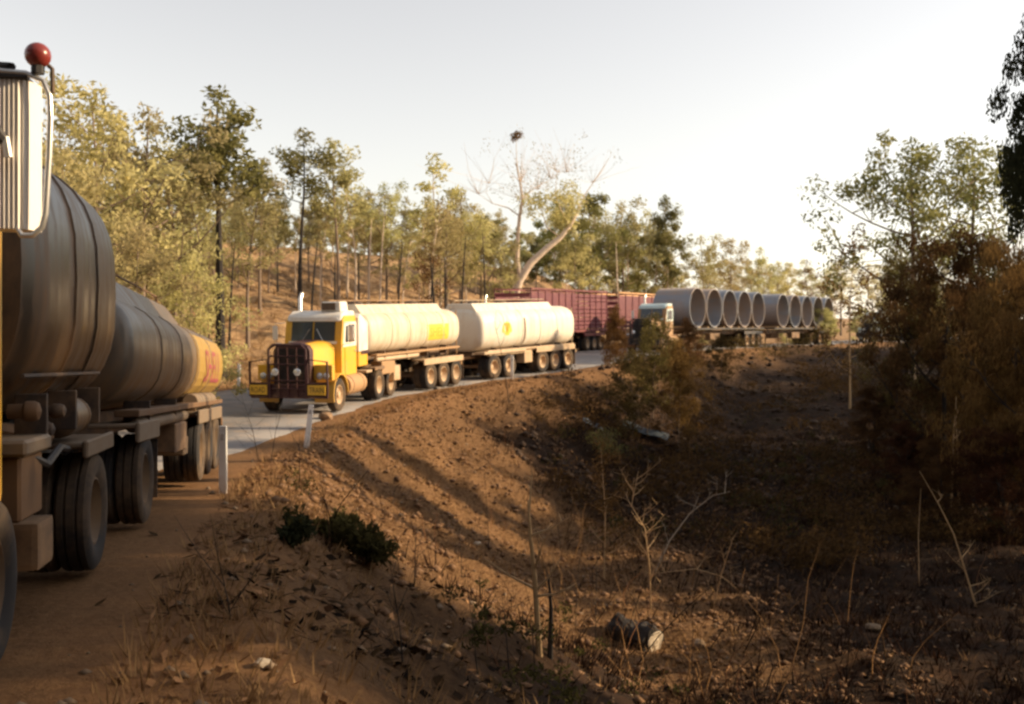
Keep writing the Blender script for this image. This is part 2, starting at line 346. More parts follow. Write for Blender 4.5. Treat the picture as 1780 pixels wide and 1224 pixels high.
# sealed road strip with ragged edges
m, t, b = new_mat('worn_asphalt'); M['asphalt'] = m
n1 = noise(t, 0.5, 5, 0.6); n2 = noise(t, 30, 4, 0.7); n3 = noise(t, 2.2, 5, 0.65)
c = mix(t, ramp(t, n1, [(0.35, 0.0), (0.65, 1.0)]), (0.14, 0.135, 0.14), (0.24, 0.225, 0.22))
c = mix(t, ramp(t, n3, [(0.5, 0.0), (0.72, 0.7)]), c, (0.34, 0.24, 0.16))
c = mix(t, ramp(t, n2, [(0.4, 0.0), (0.7, 0.3)]), c, (0.10, 0.09, 0.09))
vo = t.nodes.new('ShaderNodeTexVoronoi'); vo.feature = 'DISTANCE_TO_EDGE'; vo.inputs['Scale'].default_value = 0.55
tcv = t.nodes.new('ShaderNodeTexCoord'); t.links.new(tcv.outputs['Object'], vo.inputs['Vector'])
c = mix(t, ramp(t, vo.outputs['Distance'], [(0.0, 0.7), (0.012, 0.0)]), c, (0.05, 0.045, 0.045))
t.links.new(c, b.inputs['Base Color']); b.inputs['Roughness'].default_value = 0.75; bump(t, b, n2, 0.35, 0.02)
ss = np.concatenate([np.arange(s_of_y(-30), s_of_y(60), 0.35), np.arange(s_of_y(60), s_of_y(170), 1.2)])
rx, ry, rz_, tx, ty = path_at(ss)
eL = -6.5 + 0.7 * fbm(ss * 0.5, ss * 0 + 1, 4); eR = np.interp(ry, [-30, 17, 23, 30], [-1.3, -1.2, 0.9, 1.3]) + 0.75 * fbm(ss * 0.45, ss * 0 + 9, 4)
cols = []
for k, u in enumerate([0, 0.0, 0.2, 0.4, 0.6, 0.8, 1.0, 1.0]):
    tt = eL + (eR - eL) * u + (-0.12 if k == 0 else 0.12 if k == 7 else 0)
    zz = rz_ + E + 0.02 - 0.05 * (abs(u - 0.5) * 2) ** 2 - (0.28 if k in (0, 7) else 0)
    cols.append(np.stack([rx + tt * ty, ry - tt * tx, zz], 1))
V = np.stack(cols, 1).reshape(-1, 3); k = 8; ii = (np.arange(len(ss) - 1)[:, None] * k + np.arange(k - 1)[None, :]).ravel()
tag(link('road', np_mesh('road', V, np.stack([ii, ii + 1, ii + 1 + k, ii + k], 1), M['asphalt'], None, True)), kind='structure')

# ------------------------------------------------------------------ wheels, shared
def tyre_mesh():
    b_ = MB(); r, wd = 0.52, 0.135
    b_.lathe([(-wd * .8, .30), (-wd, .34), (-wd * 1.08, .42), (-wd * 1.0, .49), (-wd * .8, r), (-wd * .45, r + .004), (-wd * .40, r - .018), (-wd * .30, r - .018), (-wd * .25, r + .006),
              (wd * .25, r + .006), (wd * .30, r - .018), (wd * .40, r - .018), (wd * .45, r + .004), (wd * .8, r), (wd, .49), (wd * 1.08, .42), (wd, .34), (wd * .8, .30)], (0, 0, 0), 'x', 28, close=True)
    return b_.mesh('tyre', M['tyre'], smooth=True)
def rim_mesh(out):    # out: dish depth outwards (+x)
    b_ = MB(); b_.lathe([(-.10, .305), (.11, .305), (.115, .285), (.07, .26), (.02, .22), (out, .16), (out, .11), (out + .05, .10), (out + .06, .06), (out + .06, 0.005)], (0, 0, 0), 'x', 22)
    for k_ in range(8):
        a = 2 * math.pi * k_ / 8; b_.lathe([(0, .018), (.03, .018), (.032, .004)], (out - .005, .135 * math.cos(a), .135 * math.sin(a)), 'x', 6)
    return b_.mesh('rim', M['rim'], smooth=True)
TYRE = tyre_mesh(); RIM_STEER = rim_mesh(.06); RIM_DUAL = rim_mesh(-.07)
def wheel(parent, x, y, side, dual, z=0.52):
    """one wheel, its tyre and rim; a dual pair is two wheels"""
    for k_ in range(2 if dual else 1):
        h = link('wheel', TYRE, parent); xx = x - side * k_ * 0.30
        h.location = (xx, y, z); h.rotation_euler = (random.uniform(0, 6), 0, 0 if side > 0 else math.pi)
        if k_ == 0: link('rim', RIM_DUAL if dual else RIM_STEER, h)
def axle(parent, y, dual=True, half=1.10):
    for sd_ in (-1, 1): wheel(parent, sd_ * half, y, sd_, dual)
    MB().tube([(-half + .1, y, .52), (half - .1, y, .52)], .075, 8).build('axle', M['chassis'], parent)

# ------------------------------------------------------------------ lettering
def text_mesh(txt, size, mat, fit=None, depth=0.0):
    cu = bpy.data.curves.new('lettering', 'FONT'); cu.body = txt; cu.size = size; cu.align_x = 'CENTER'; cu.align_y = 'CENTER'; cu.resolution_u = 2
    ob = bpy.data.objects.new('lettering', cu); COL.objects.link(ob)
    dg = bpy.context.evaluated_depsgraph_get(); me = bpy.data.meshes.new_from_object(ob.evaluated_get(dg))
    bpy.data.objects.remove(ob); bpy.data.curves.remove(cu)
    bm = bmesh.new(); bm.from_mesh(me); bmesh.ops.triangulate(bm, faces=bm.faces)
    bmesh.ops.subdivide_edges(bm, edges=[e for e in bm.edges if e.calc_length() > .12], cuts=2, use_grid_fill=False); bm.to_mesh(me); bm.free()
    if fit:
        xs = [v.co.x for v in me.vertices]; ys = [v.co.y for v in me.vertices]
        kx = fit[0] / (max(xs) - min(xs)); ky = fit[1] / (max(ys) - min(ys)); cx, cy = (max(xs) + min(xs)) / 2, (max(ys) + min(ys)) / 2
        for v in me.vertices: v.co.x = (v.co.x - cx) * kx; v.co.y = (v.co.y - cy) * ky
    me.materials.clear(); me.materials.append(mat); return me

# ------------------------------------------------------------------ tanks
class Tank:
    def __init__(s, L, a, b_, zc, n=3.0, dome=0.32): s.L, s.a, s.b, s.zc, s.n, s.dome = L, a, b_, zc, n, dome
    def side(s, z):
        u = min(1.0, abs((z - s.zc) / s.b)); return s.a * (1 - u ** s.n) ** (1 / s.n)
    def body(s, parent, mat, name='tank', y0=0.0, seams=4):
        K = 36; ring = []
        for k_ in range(K):
            th = 2 * math.pi * k_ / K; c_, s_ = math.cos(th), math.sin(th)
            ring.append((s.a * math.copysign(abs(c_) ** (2 / s.n), c_), s.b * math.copysign(abs(s_) ** (2 / s.n), s_)))
        st = [(0.0, .02), (.012, .45), (.05, .80), (.13, .93), (s.dome * .75, .985), (s.dome, 1.0)]
        prof = [(y, q) for y, q in st]
        for j in range(1, seams + 1):
            yy = s.dome + (s.L - 2 * s.dome) * j / (seams + 1)
            prof += [(yy - .05, 1.0), (yy - .04, 1.013), (yy + .04, 1.013), (yy + .05, 1.0)]
        prof += [(s.L - y, q) for y, q in st[::-1]]
        mb = MB(); vs = []; fs = []
        for (y, q) in prof:
            for (x, z) in ring: vs.append((x * q, y0 + y, s.zc + z * q))
        for i in range(len(prof) - 1):
            for k_ in range(K): fs.append((i * K + k_, i * K + (k_ + 1) % K, (i + 1) * K + (k_ + 1) % K, (i + 1) * K + k_))
        fs += [tuple(range(K))[::-1], tuple(range((len(prof) - 1) * K, len(prof) * K))]
        mb.add(vs, fs); return mb.build(name, mat, parent, smooth=True)
    def panel(s, parent, name, mat, yc, zc, wy, hz, side=1, off=.010):    # patch lying on the flank
        mb = MB(); n_, m_ = 8, 10; vs = []
        for o_ in (off, -.004):
            for i in range(n_ + 1):
                z = zc - hz / 2 + hz * i / n_
                for j in range(m_ + 1): vs.append((side * (s.side(z) + o_), yc - wy / 2 + wy * j / m_, z))
        q = (n_ + 1) * (m_ + 1); fs = []
        for i in range(n_):
            for j in range(m_):
                a = i * (m_ + 1) + j; fs += [(a, a + 1, a + m_ + 2, a + m_ + 1), (q + a, q + a + m_ + 1, q + a + m_ + 2, q + a + 1)]
        for j in range(m_):
            a = n_ * (m_ + 1) + j; fs += [(j, q + j, q + j + 1, j + 1), (a, a + 1, q + a + 1, q + a)]
        for i in range(n_):
            a = i * (m_ + 1); c_ = a + m_; fs += [(a, a + m_ + 1, q + a + m_ + 1, q + a), (c_, q + c_, q + c_ + m_ + 1, c_ + m_ + 1)]
        return mb.add(vs, fs).build(name, mat, parent)
    def lettering(s, parent, txt, mat, yc, zc, wy, hz, side=1, off=.016):
        me = text_mesh(txt, 1.0, mat, (wy, hz))
        for v in me.vertices:
            u, w_ = v.co.x, v.co.y; v.co = (side * (s.side(zc + w_) + off), yc + side * u, zc + w_)
        return link('lettering', me, parent)
    def coaming(s, parent, mat, y0, y1, half=.62, h=.26):
        zt = s.zc + s.b - .06; mb = MB()
        mb.prism([(-half - .28, zt - .12), (half + .28, zt - .12), (half, zt + h), (-half, zt + h)], 'y', y0, y1)
        c_ = mb.build('coaming', mat, parent, bevel=.05, smooth=True, seg=2)
        for k_ in range(3):
            yy = y0 + (y1 - y0) * (k_ + .5) / 3
            mb = MB(); mb.lathe([(0, .27), (.07, .27), (.09, .24), (.12, .10), (.13, .01)], (0, yy, zt + h), 'z', 16); mb.build('manhole', M['chassis'], c_, smooth=True)
        return c_

def chassis_rails(parent, y0, y1, z=1.05, mat=None):
    for sx in (-1, 1):
        MB().box(sx * .43 - .05, sx * .43 + .05, y0, y1, z - .16, z + .14).build('chassis_rail', mat or M['chassis'], parent)
    k_ = int((y1 - y0) / 1.1)
    for i in range(k_ + 1):
        yy = y0 + .1 + (y1 - y0 - .2) * i / max(1, k_); MB().box(-.38, .38, yy - .04, yy + .04, z - .1, z + .1).build('cross_member', mat or M['chassis'], parent)
def mudguard(parent, y0, y1, z=1.15, side=1, mat=None, lip=.16):
    mb = MB(); x0, x1 = sorted((side * .72, side * 1.26))
    mb.box(x0, x1, y0, y1, z, z + .05); mb.box(*sorted((side * 1.22, side * 1.27)), y0 - .02, y1 + .02, z - lip, z + .07)
    return mb.build('mudguard', mat or M['guard'], parent, bevel=.015)
def mud_flap(parent, y, side, z=.95): return MB().box(*sorted((side * .72, side * 1.24)), y, y + .02, .22, z).build('mud_flap', M['dark'], parent)

def ladder(parent, x, y, z0, z1, mat):
    mb = MB()
    for sx in (-.2, .2): mb.tube([(x + sx, y, z0), (x + sx, y, z1)], .025, 6)
    n_ = int((z1 - z0) / .3)
    for i in range(n_): mb.tube([(x - .2, y, z0 + .2 + .3 * i), (x + .2, y, z0 + .2 + .3 * i)], .018, 6)
    return mb.build('ladder', mat, parent)

def tank_trailer(loc, rz, rx, L, tank, axles, mats, label, panel=None, guard_span=None, boxes=(), coam=(.35, .86), name='tanker_trailer', drawbar=0.0, group=None):
    root = empty(name, loc, rz, rx); tag(root, label, 'trailer', group)
    tank.body(root, mats['tank'])
    tank.coaming(root, mats['coam'], coam[0] * L if coam[0] > 1e-6 else .1, coam[1] * L)
    chassis_rails(root, .35, L - .15, tank.zc - tank.b - .14)
    for sx in (-1, 1):                # side catwalk / skirt rail below the tank
        mb = MB(); mb.box(*sorted((sx * .95, sx * 1.22)), .5, L - .3, tank.zc - tank.b - .03, tank.zc - tank.b + .05)
        mb.build('side_rail', mats['rail'], root, bevel=.01)
    for k_, y in enumerate(axles): axle(root, y)
    if guard_span:
        for sp_ in guard_span:
            for sx in (-1, 1): mudguard(root, sp_[0], sp_[1], 1.13, sx, mats['guard']); mud_flap(root, sp_[1] + .03, sx)
    for (x0, x1, y0, y1, z0, z1, mt, nm) in boxes: MB().box(x0, x1, y0, y1, z0, z1).build(nm, mt, root, bevel=.02)
    for sx in (-1, 1):                # hose tube slung along the flank, handrail and stays on top
        MB().lathe([(0, .05), (.03, .085), (L * .42, .085), (L * .42 + .03, .05)], (sx * 1.08, L * .08, tank.zc - tank.b - .14), 'y', 12).build('hose_tube', mats['guard'], root, smooth=True)
        MB().tube([(sx * .52, coam[0] * L + .25, tank.zc + tank.b + .18), (sx * .52, coam[0] * L + .3, tank.zc + tank.b + .34), (sx * .52, coam[1] * L - .3, tank.zc + tank.b + .34), (sx * .52, coam[1] * L - .25, tank.zc + tank.b + .18)], .016, 5).build('handrail', mats['rail'], root)
        for k_ in range(4):
            yy = L * (.15 + .22 * k_); MB().box(*sorted((sx * .85, sx * 1.16)), yy, yy + .06, tank.zc - tank.b - .2, tank.zc - tank.b + .14).build('tank_bracket', M['chassis'], root)
    ladder(root, .72, L + .05, tank.zc - tank.b - .3, tank.zc + tank.b * .9, mats['rail'])
    ladder(root, -.55, -.06, tank.zc - tank.b, tank.zc + tank.b + .1, mats['rail'])
    MB().box(-1.2, 1.2, L - .12, L - .02, .78, .95).build('rear_bumper', mats['rail'], root, bevel=.02)
    for sx in (-1, 1):
        mb = MB(); mb.lathe([(0, .06), (.03, .06), (.045, .04), (.05, .005)], (sx * .95, L - .02, .86), 'y', 12); mb.build('tail_lamp', M['lamp_red'], root, smooth=True)
    if drawbar:
        mb = MB()
        for sx in (-1, 1): mb.tube([(sx * .45, .5, .95), (0, -drawbar, .88)], .06, 6)
        mb.build('drawbar', M['tan'], root)
    return root

# ------------------------------------------------------------------ bonneted prime mover
def prime_mover(loc, rz, rx, label, cols, roadtrain=False, group=None, roofbox=True, sleeper=True, bullbar=True):
    lo, up, gr_, bb = cols
    root = empty('prime_mover', loc, rz, rx); tag(root, label, 'truck', group)
    chassis_rails(root, .1, 6.6, .92)
    # radiator shell and grille
    mb = MB(); mb.prism([(-.60, .62), (.60, .62), (.60, 1.95), (.50, 2.10), (.34, 2.16), (-.34, 2.16), (-.50, 2.10), (-.60, 1.95)], 'y', 0.0, .30)
    sh = mb.build('radiator_shell', gr_, root, bevel=.03, smooth=True, seg=2)
    mb = MB()
    for i in range(15):
        x = -.46 + .92 * i / 14; mb.box(x - .018, x + .018, -.035, .005, .74, 2.0)
    mb.build('grille', M['dark'], sh)
    # bonnet
    mb = MB(); vs = []; prof = [(-.60, 1.05), (-.60, 1.90), (-.48, 2.08), (-.30, 2.14), (.30, 2.14), (.48, 2.08), (.60, 1.90), (.60, 1.05)]
    n_ = len(prof)
    for y, kx, dz in ((.28, 1.0, 0), (1.0, 1.12, .02), (1.72, 1.28, .05)):
        for (x, z) in prof: vs.append((x * kx, y, z + dz))
    fs = [tuple(range(n_)), tuple(range(2 * n_, 3 * n_))] + [(i * n_ + k_, i * n_ + (k_ + 1) % n_, (i + 1) * n_ + (k_ + 1) % n_, (i + 1) * n_ + k_) for i in (0, 1) for k_ in range(n_)]
    bo = mb.add(vs, fs).build('bonnet', lo, root, smooth=True)
    MB().prism([(.28, 2.150), (1.70, 2.205), (1.70, 2.225), (.28, 2.168)], 'x', -.26, .26).build('stripe', M['maroon'], bo, bevel=.005)
    # guards over the steer wheels
    for sx in (-1, 1):
        mb = MB(); arc = []
        for k_ in range(9):
            a = R(200 - 200 * k_ / 8); arc.append((.95 + .66 * math.cos(a), .55 + .66 * math.sin(a)))
        out_ = [(y, z) for y, z in arc]; inn = [(.95 + (y - .95) * .93, .55 + (z - .55) * .93) for y, z in arc][::-1]
        x0, x1 = sorted((sx * .60, sx * 1.24)); P_ = out_ + inn; n2_ = len(out_)
        vs = [(x, y, z) for x in (x0, x1) for (y, z) in P_]; q = len(P_)
        fs = []
        for k_ in range(n2_ - 1):
            a, b2 = k_, k_ + 1; c2, d2 = q - 1 - k_ - 1, q - 1 - k_
            fs += [(a, b2, c2, d2), (q + a, q + d2, q + c2, q + b2), (a, q + a, q + b2, b2), (d2, c2, q + c2, q + d2)]
        fs += [(0, q - 1, 2 * q - 1, q), (n2_ - 1, q + n2_ - 1, q + n2_, n2_)]
        mb.add(vs, fs); mb.build('wheel_guard', lo, root, smooth=True)
        # headlamp pod: yellow wing panel with twin round lamps
        px = sx * .93
        pod = MB().box(px - .30, px + .30, .22, .46, 1.02, 1.50).build('headlamp_pod', lo, root, bevel=.04, seg=2, smooth=True)
        for dx in (-.11, .11):
            mb = MB(); mb.lathe([(0, .095), (-.03, .10), (-.045, .085), (-.06, .04), (-.062, .005)], (px + dx, .22, 1.16), 'y', 16); mb.build('headlamp', M['lens'], pod, smooth=True)
    # cab
    mb = MB(); mb.prism([(1.70, .95), (1.70, 2.10), (1.86, 2.86), (2.05, 2.98), (3.05, 2.98), (3.05, .95)], 'x', -.98, .98)
    cab = mb.build('cab', lo, root, bevel=.05, smooth=True, seg=2)
    mb = MB(); mb.prism([(1.78, 2.80), (1.90, 3.00), (2.25, 3.14), (3.08, 3.14), (3.08, 2.80)], 'x', -.93, .93)
    mb.build('roof', up, root, bevel=.10, smooth=True, seg=3)
    for sx in (-1, 1):                                      # windscreen halves
        x0, x1 = sorted((sx * .03, sx * .74)); mb = MB()
        mb.add([(x0, 1.692, 2.18), (x1, 1.692, 2.18), (x1, 1.822, 2.80), (x0, 1.822, 2.80), (x0, 1.74, 2.18), (x1, 1.74, 2.18), (x1, 1.87, 2.80), (x0, 1.87, 2.80)], [(0, 1, 2, 3), (4, 7, 6, 5), (0, 4, 5, 1), (1, 5, 6, 2), (2, 6, 7, 3), (3, 7, 4, 0)])
        gl = mb.build('windscreen', M['glass'], cab)
        MB().tube([(sx * .34, 1.685, 2.20), (sx * .12, 1.76, 2.56)], .012, 5).build('wiper', M['chrome'], gl)
    MB().prism([(1.676, 2.08), (1.70, 2.08), (1.72, 2.17), (1.690, 2.17)], 'x', -.82, .82).build('windscreen_frame', up, cab)
    mb = MB(); mb.prism([(1.80, 2.81), (1.84, 2.81), (1.87, 2.93), (1.82, 2.93)], 'x', -.80, .80); mb.build('sun_visor', up, cab)
    for sx in (-1, 1):                                      # doors, upper panel white, side glass
        x0, x1 = sorted((sx * .975, sx * 1.0))
        dr = MB().box(x0, x1, 1.98, 3.02, 1.05, 1.96).build('door', lo, cab, bevel=.01)
        mb = MB(); mb.prism([(1.80, 1.97), (1.94, 2.78), (3.03, 2.78), (3.03, 1.97)], 'x', x0, x1); u_ = mb.build('door_upper', up, cab, bevel=.01)
        g0, g1 = sorted((sx * .99, sx * 1.008))
        MB().prism([(1.99, 2.12), (2.07, 2.66), (2.24, 2.66), (2.24, 2.12)], 'x', g0, g1).build('quarter_glass', M['glass'], u_)
        MB().box(g0, g1, 2.30, 2.86, 2.12, 2.68).build('side_glass', M['glass'], u_)
        MB().box(*sorted((sx * 1.0, sx * 1.03)), 2.80, 2.95, 1.80, 1.84).build('door_handle', M['chrome'], dr)
    if sleeper:
        mb = MB(); mb.prism([(3.06, 1.75), (3.06, 2.90), (3.22, 3.05), (3.98, 2.72), (3.98, 1.75)], 'x', -1.08, 1.08)
        sl = mb.build('sleeper', up, root, bevel=.06, smooth=True, seg=2)
        for sx in (-1, 1): MB().box(*sorted((sx * 1.07, sx * 1.09)), 3.30, 3.98, 1.66, 1.78).build('stripe', M['maroon'], sl)
        MB().box(-1.06, 1.06, 3.08, 3.96, 1.25, 1.74).build('locker', lo, root, bevel=.03)
    if roofbox:
        rb = MB().box(.10, .80, 2.15, 2.85, 3.12, 3.44, .03, .03).build('air_conditioner', up, root, bevel=.03)
        MB().box(.15, .62, 2.125, 2.155, 3.17, 3.40).build('intake_grille', M['chassis'], rb)
    for sx in (-1, 1):
        if sx < 0: MB().tube([(sx * 1.02, 3.14, .9), (sx * 1.02, 3.14, 3.55), (sx * 1.02, 3.28, 3.72)], [.07, .07, .06], 10).build('exhaust_stack', M['chrome'] if sx < 0 else M['tan'], root, smooth=True)
        # west coast mirror
        mr = MB().box(*sorted((sx * 1.22, sx * 1.40)), 1.72, 1.76, 2.20, 2.66).build('mirror', M['fluted'], root, bevel=.02)
        MB().tube([(sx * 1.0, 1.86, 2.76), (sx * 1.30, 1.74, 2.74), (sx * 1.31, 1.74, 2.12), (sx * 1.0, 1.80, 2.06)], .014, 6).build('mirror_bracket', M['chrome'], mr)
        mb = MB(); mb.lathe([(0, .30), (.02, .33), (1.55, .33), (1.57, .30)], (sx * .93, 1.75, .72), 'y', 20)
        tk = mb.build('fuel_tank', M['tan'], root, smooth=True)
        for yy in (2.05, 3.0): MB().lathe([(0, .338), (.05, .338)], (sx * .93, yy, .72), 'y', 20).build('tank_strap', M['chassis'], tk)
        MB().box(*sorted((sx * .80, sx * 1.20)), 3.45, 4.0, 1.02, 1.10).build('step_plate', M['guard'], root, bevel=.01)
        mudguard(root, 4.15, 6.45, 1.10, sx, M['chassis'], .05); mud_flap(root, 6.5, sx)
    mb = MB(); mb.lathe([(0, .45), (.05, .50), (.09, .48), (.09, .1)], (0, 5.25, 1.08), 'z', 20); mb.build('turntable', M['dark'], root, smooth=True)
    axle(root, .95, False, 1.06); axle(root, 4.70); axle(root, 6.0)
    if bullbar:
        B = MB(); y = -.32
        for sx in (-1, 1):
            B.tube([(sx * .64, y, .55), (sx * .64, y, 1.70), (sx * 1.26, y + .05, 1.62), (sx * 1.26, y + .05, .58), (sx * .64, y, .55)], .038, 8)
            B.tube([(sx * .64, y, .96), (sx * 1.26, y + .05, .96)], .03, 6)
            B.tube([(sx * .5, y, .70), (sx * .5, .1, .80)], .04, 6)
            B.tube([(sx * .60, y, .50), (sx * .60, y - .02, 2.0), (sx * .45, y - .02, 2.14)], .045, 8)
        B.tube([(-.46, y - .02, 2.14), (.46, y - .02, 2.14)], .045, 8)
        for z in (.8, 1.05, 1.55, 1.8): B.tube([(-.60, y, z), (.60, y, z)], .026, 6)
        for x in (-.3, 0, .3): B.tube([(x, y, .55), (x, y - .01, 2.12)], .022, 6)
        bar = B.build('bull_bar', bb, root, smooth=True)
        MB().box(-1.26, 1.26, y + .06, y + .14, .50, .94).build('bumper', bb, root, bevel=.02)
        for sx in (-1, 1):
            mb = MB(); mb.lathe([(0, .09), (-.05, .11), (-.08, .115), (-.10, .09), (-.105, .005)], (sx * .36, y - .04, 1.32), 'y', 16); mb.build('driving_lamp', M['lens'], bar, smooth=True)
            bd = MB().box(*sorted((sx * .66, sx * 1.23)), y - .05, y - .03, .62, .92).build('sign_board', M['sign_yellow'] if roadtrain else bb, bar, bevel=.006)
            if roadtrain:
                me = text_mesh('ROAD' if sx < 0 else 'TRAIN', 1, M['letter_black'], (.46, .17))
                for v in me.vertices: v.co = (sx * .945 + v.co.x, y - .054, .77 + v.co.y)
                link('lettering', me, bd)
    return root

def pose(s_front, s_rear, off=0.0):
    """stand a vehicle on the road between two distances along it; returns location, turn, pitch and length"""
    x0, y0, z0, tx0, ty0 = path_at(s_front); x1, y1, z1, tx1, ty1 = path_at(s_rear)
    x0 += off * ty0; y0 -= off * tx0; x1 += off * ty1; y1 -= off * tx1
    L = math.hypot(x1 - x0, y1 - y0); return (x0, y0, z0 + E + .008), math.atan2(y1 - y0, x1 - x0) - math.pi / 2, math.atan2(z1 - z0, L), L

# ------------------------------------------------------------------ the yellow truck on the bend and its two tankers
S2 = s_of_y(31.9)
loc, rz, rx, _ = pose(S2, S2 + 6.0)
prime_mover(loc, rz, rx, 'yellow and white bonneted prime mover with dark bull bar leading two tankers round the bend', (M['yellow'], M['white'], M['maroon'], M['maroon']), True, 'prime movers in the convoy')
sA = S2 + 4.25; LA = 7.9
loc, rz, rx, _ = pose(sA, sA + LA)
tA = Tank(LA, 1.20, .80, 2.33, 2.9)
mt = dict(tank=M['cream_tank'], coam=M['cream_tank'], rail=M['tan'], guard=M['guard'])
tr = tank_trailer(loc, rz, rx, LA, tA, (4.85, 6.05, 7.25), mt, 'cream tanker trailer with yellow side sign coupled to the yellow prime mover', guard_span=[(4.2, 7.85)], coam=(.0, .86),
    boxes=[(.75, 1.2, .9, 1.9, .85, 1.3, M['tan'], 'hose_box'), (-1.2, -.75, .9, 1.9, .85, 1.3, M['tan'], 'hose_box'), (.6, 1.1, 2.0, 2.5, .55, 1.1, M['guard'], 'valve_box')])
pn = tA.panel(tr, 'side_sign', M['faded_yellow'], 5.6, 2.22, 2.0, .62); tA.lettering(pn, 'SHELL', M['letter_gold'], 5.6, 2.22, 1.5, .36)
sB = sA + LA + 1.7; LB = 8.4
loc, rz, rx, _ = pose(sB, sB + LB)
tB = Tank(LB, 1.22, .95, 2.15, 3.0)
mt = dict(tank=M['white_tank'], coam=M['white_tank'], rail=M['guard'], guard=M['guard'])
trB = tank_trailer(loc, rz, rx, LB, tB, (1.0, 2.2, 5.1, 6.3, 7.5), mt, 'white dog tanker trailer with round yellow emblem, last trailer behind the yellow truck', guard_span=[(4.5, 8.1)], coam=(.02, .80), drawbar=1.6,
    boxes=[(.72, 1.24, .2, 3.6, 1.08, 1.20, M['guard'], 'deck_plate'), (-1.24, -.72, .2, 3.6, 1.08, 1.20, M['guard'], 'deck_plate'), (.75, 1.2, 3.5, 4.2, .55, 1.05, M['guard'], 'hose_box')])
# scalloped emblem on the flank and a dark band
mb = MB(); ce = (2.05, 2.18)
pts = [(0, -.33), (-.17, -.30), (-.19, -.20)] + [(.36 * math.sin(R(a)) * (1 if i % 2 else .93), -.10 + .40 * math.cos(R(a)) * (1 if i % 2 else .93)) for i, a in enumerate(range(-105, 106, 15))] + [(.19, -.20), (.17, -.30)]
vs = [(tB.side(ce[1] + w_) + o_, ce[0] + u * 1.1, ce[1] + w_) for o_ in (.004, .014) for (u, w_) in pts]; q = len(pts)
em = mb.add(vs, [tuple(range(q)), tuple(range(q, 2 * q))] + [(i, (i + 1) % q, q + (i + 1) % q, q + i) for i in range(q)]).build('emblem', M['faded_yellow'], trB)
mb = MB()
for i in range(-3, 4): mb.tube([(tB.side(ce[1]) + .014, ce[0], ce[1] - .24), (tB.side(ce[1] + .1) + .014, ce[0] + i * .085, ce[1] + .22)], .007, 4)
mb.build('emblem_rib', M['letter_gold'], em)
tB.panel(trB, 'bracing_band', M['chassis'], 3.55, 2.0, .16, 1.2)

# ------------------------------------------------------------------ the near tanker: cab-over truck beside the camera
def local_at(dist):         # distance along the near straight from the camera's foot
    return s_of_y(dist)
sN = s_of_y(4.75); loc, rz, rx, _ = pose(sN, sN + 6.0, 0.0)
near = empty('tanker_truck', loc, rz, rx); tag(near, 'yellow cab-over tanker truck with fluted mirror and brown dusty tank at left edge', 'truck')
LN = 5.6
chassis_rails(near, .3, LN - .1, .98)
mb = MB(); mb.prism([(.0, .85), (-.02, 1.9), (.10, 3.0), (.30, 3.08), (1.62, 3.08), (1.62, .95)], 'x', -1.16, 1.16); ncab = mb.build('cab', M['yellow'], near, bevel=.06, smooth=True, seg=2)
MB().box(-1.12, 1.12, .2, 1.6, 3.05, 3.22, .12, .12).build('roof', M['white'], near, bevel=.05, smooth=True)
for sx in (-1, 1):
    x0, x1 = sorted((sx * .05, sx * 1.0)); mb = MB()
    mb.add([(x0, -.025, 2.0), (x1, -.025, 2.0), (x1, .075, 2.85), (x0, .075, 2.85), (x0, .05, 2.0), (x1, .05, 2.0), (x1, .15, 2.85), (x0, .15, 2.85)], [(0, 1, 2, 3), (4, 7, 6, 5), (0, 4, 5, 1), (1, 5, 6, 2), (2, 6, 7, 3), (3, 7, 4, 0)])
    mb.build('windscreen', M['glass'], ncab)
    dr = MB().box(*sorted((sx * 1.15, sx * 1.18)), .25, 1.2, 1.15, 2.0).build('door', M['yellow'], ncab, bevel=.01)
    MB().box(*sorted((sx * 1.15, sx * 1.175)), .3, 1.15, 2.05, 2.75).build('side_glass', M['glass'], ncab)
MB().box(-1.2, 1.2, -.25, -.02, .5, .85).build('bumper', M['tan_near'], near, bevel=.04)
mb = MB()
for i in range(9): mb.box(-.6, .6, -.045, -.01, 1.05 + i * .08, 1.09 + i * .08)
mb.build('grille', M['dark'], near)
for sx in (-1, 1):
    mb = MB(); mb.lathe([(0, .1), (-.03, .11), (-.05, .08), (-.055, .005)], (sx * .85, -.01, 1.15), 'y', 16); mb.build('headlamp', M['lens'], near, smooth=True)
axle(near, 1.15, False, 1.10)
axle(near, 4.35); 
# battery box with overhanging lid behind the steer wheel
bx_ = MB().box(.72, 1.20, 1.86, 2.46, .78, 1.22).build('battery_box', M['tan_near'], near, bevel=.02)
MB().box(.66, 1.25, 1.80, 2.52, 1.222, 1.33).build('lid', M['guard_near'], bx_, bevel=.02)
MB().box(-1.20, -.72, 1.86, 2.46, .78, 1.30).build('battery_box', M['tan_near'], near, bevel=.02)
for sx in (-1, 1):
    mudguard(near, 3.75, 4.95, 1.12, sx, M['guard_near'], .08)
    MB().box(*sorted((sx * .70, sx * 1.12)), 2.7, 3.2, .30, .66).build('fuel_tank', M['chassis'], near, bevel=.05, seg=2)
tN = Tank(3.85, 1.24, 1.14, 2.52, 3.0, .55)
tb = tN.body(near, M['steel_tank'], 'tank', 1.95, 2)
MB().tube([(tN.side(1.75) + .03, 2.2, 1.75), (tN.side(1.75) + .05, 3.6, 1.75), (tN.side(1.75) + .03, 5.0, 1.75)], .018, 6).build('grab_rail', M['chassis'], near)
for yy in (2.5, 3.5, 4.5): MB().box(1.0, 1.22, yy, yy + .05, 1.30, 1.62).build('tank_bracket', M['chassis'], near, bevel=.006)
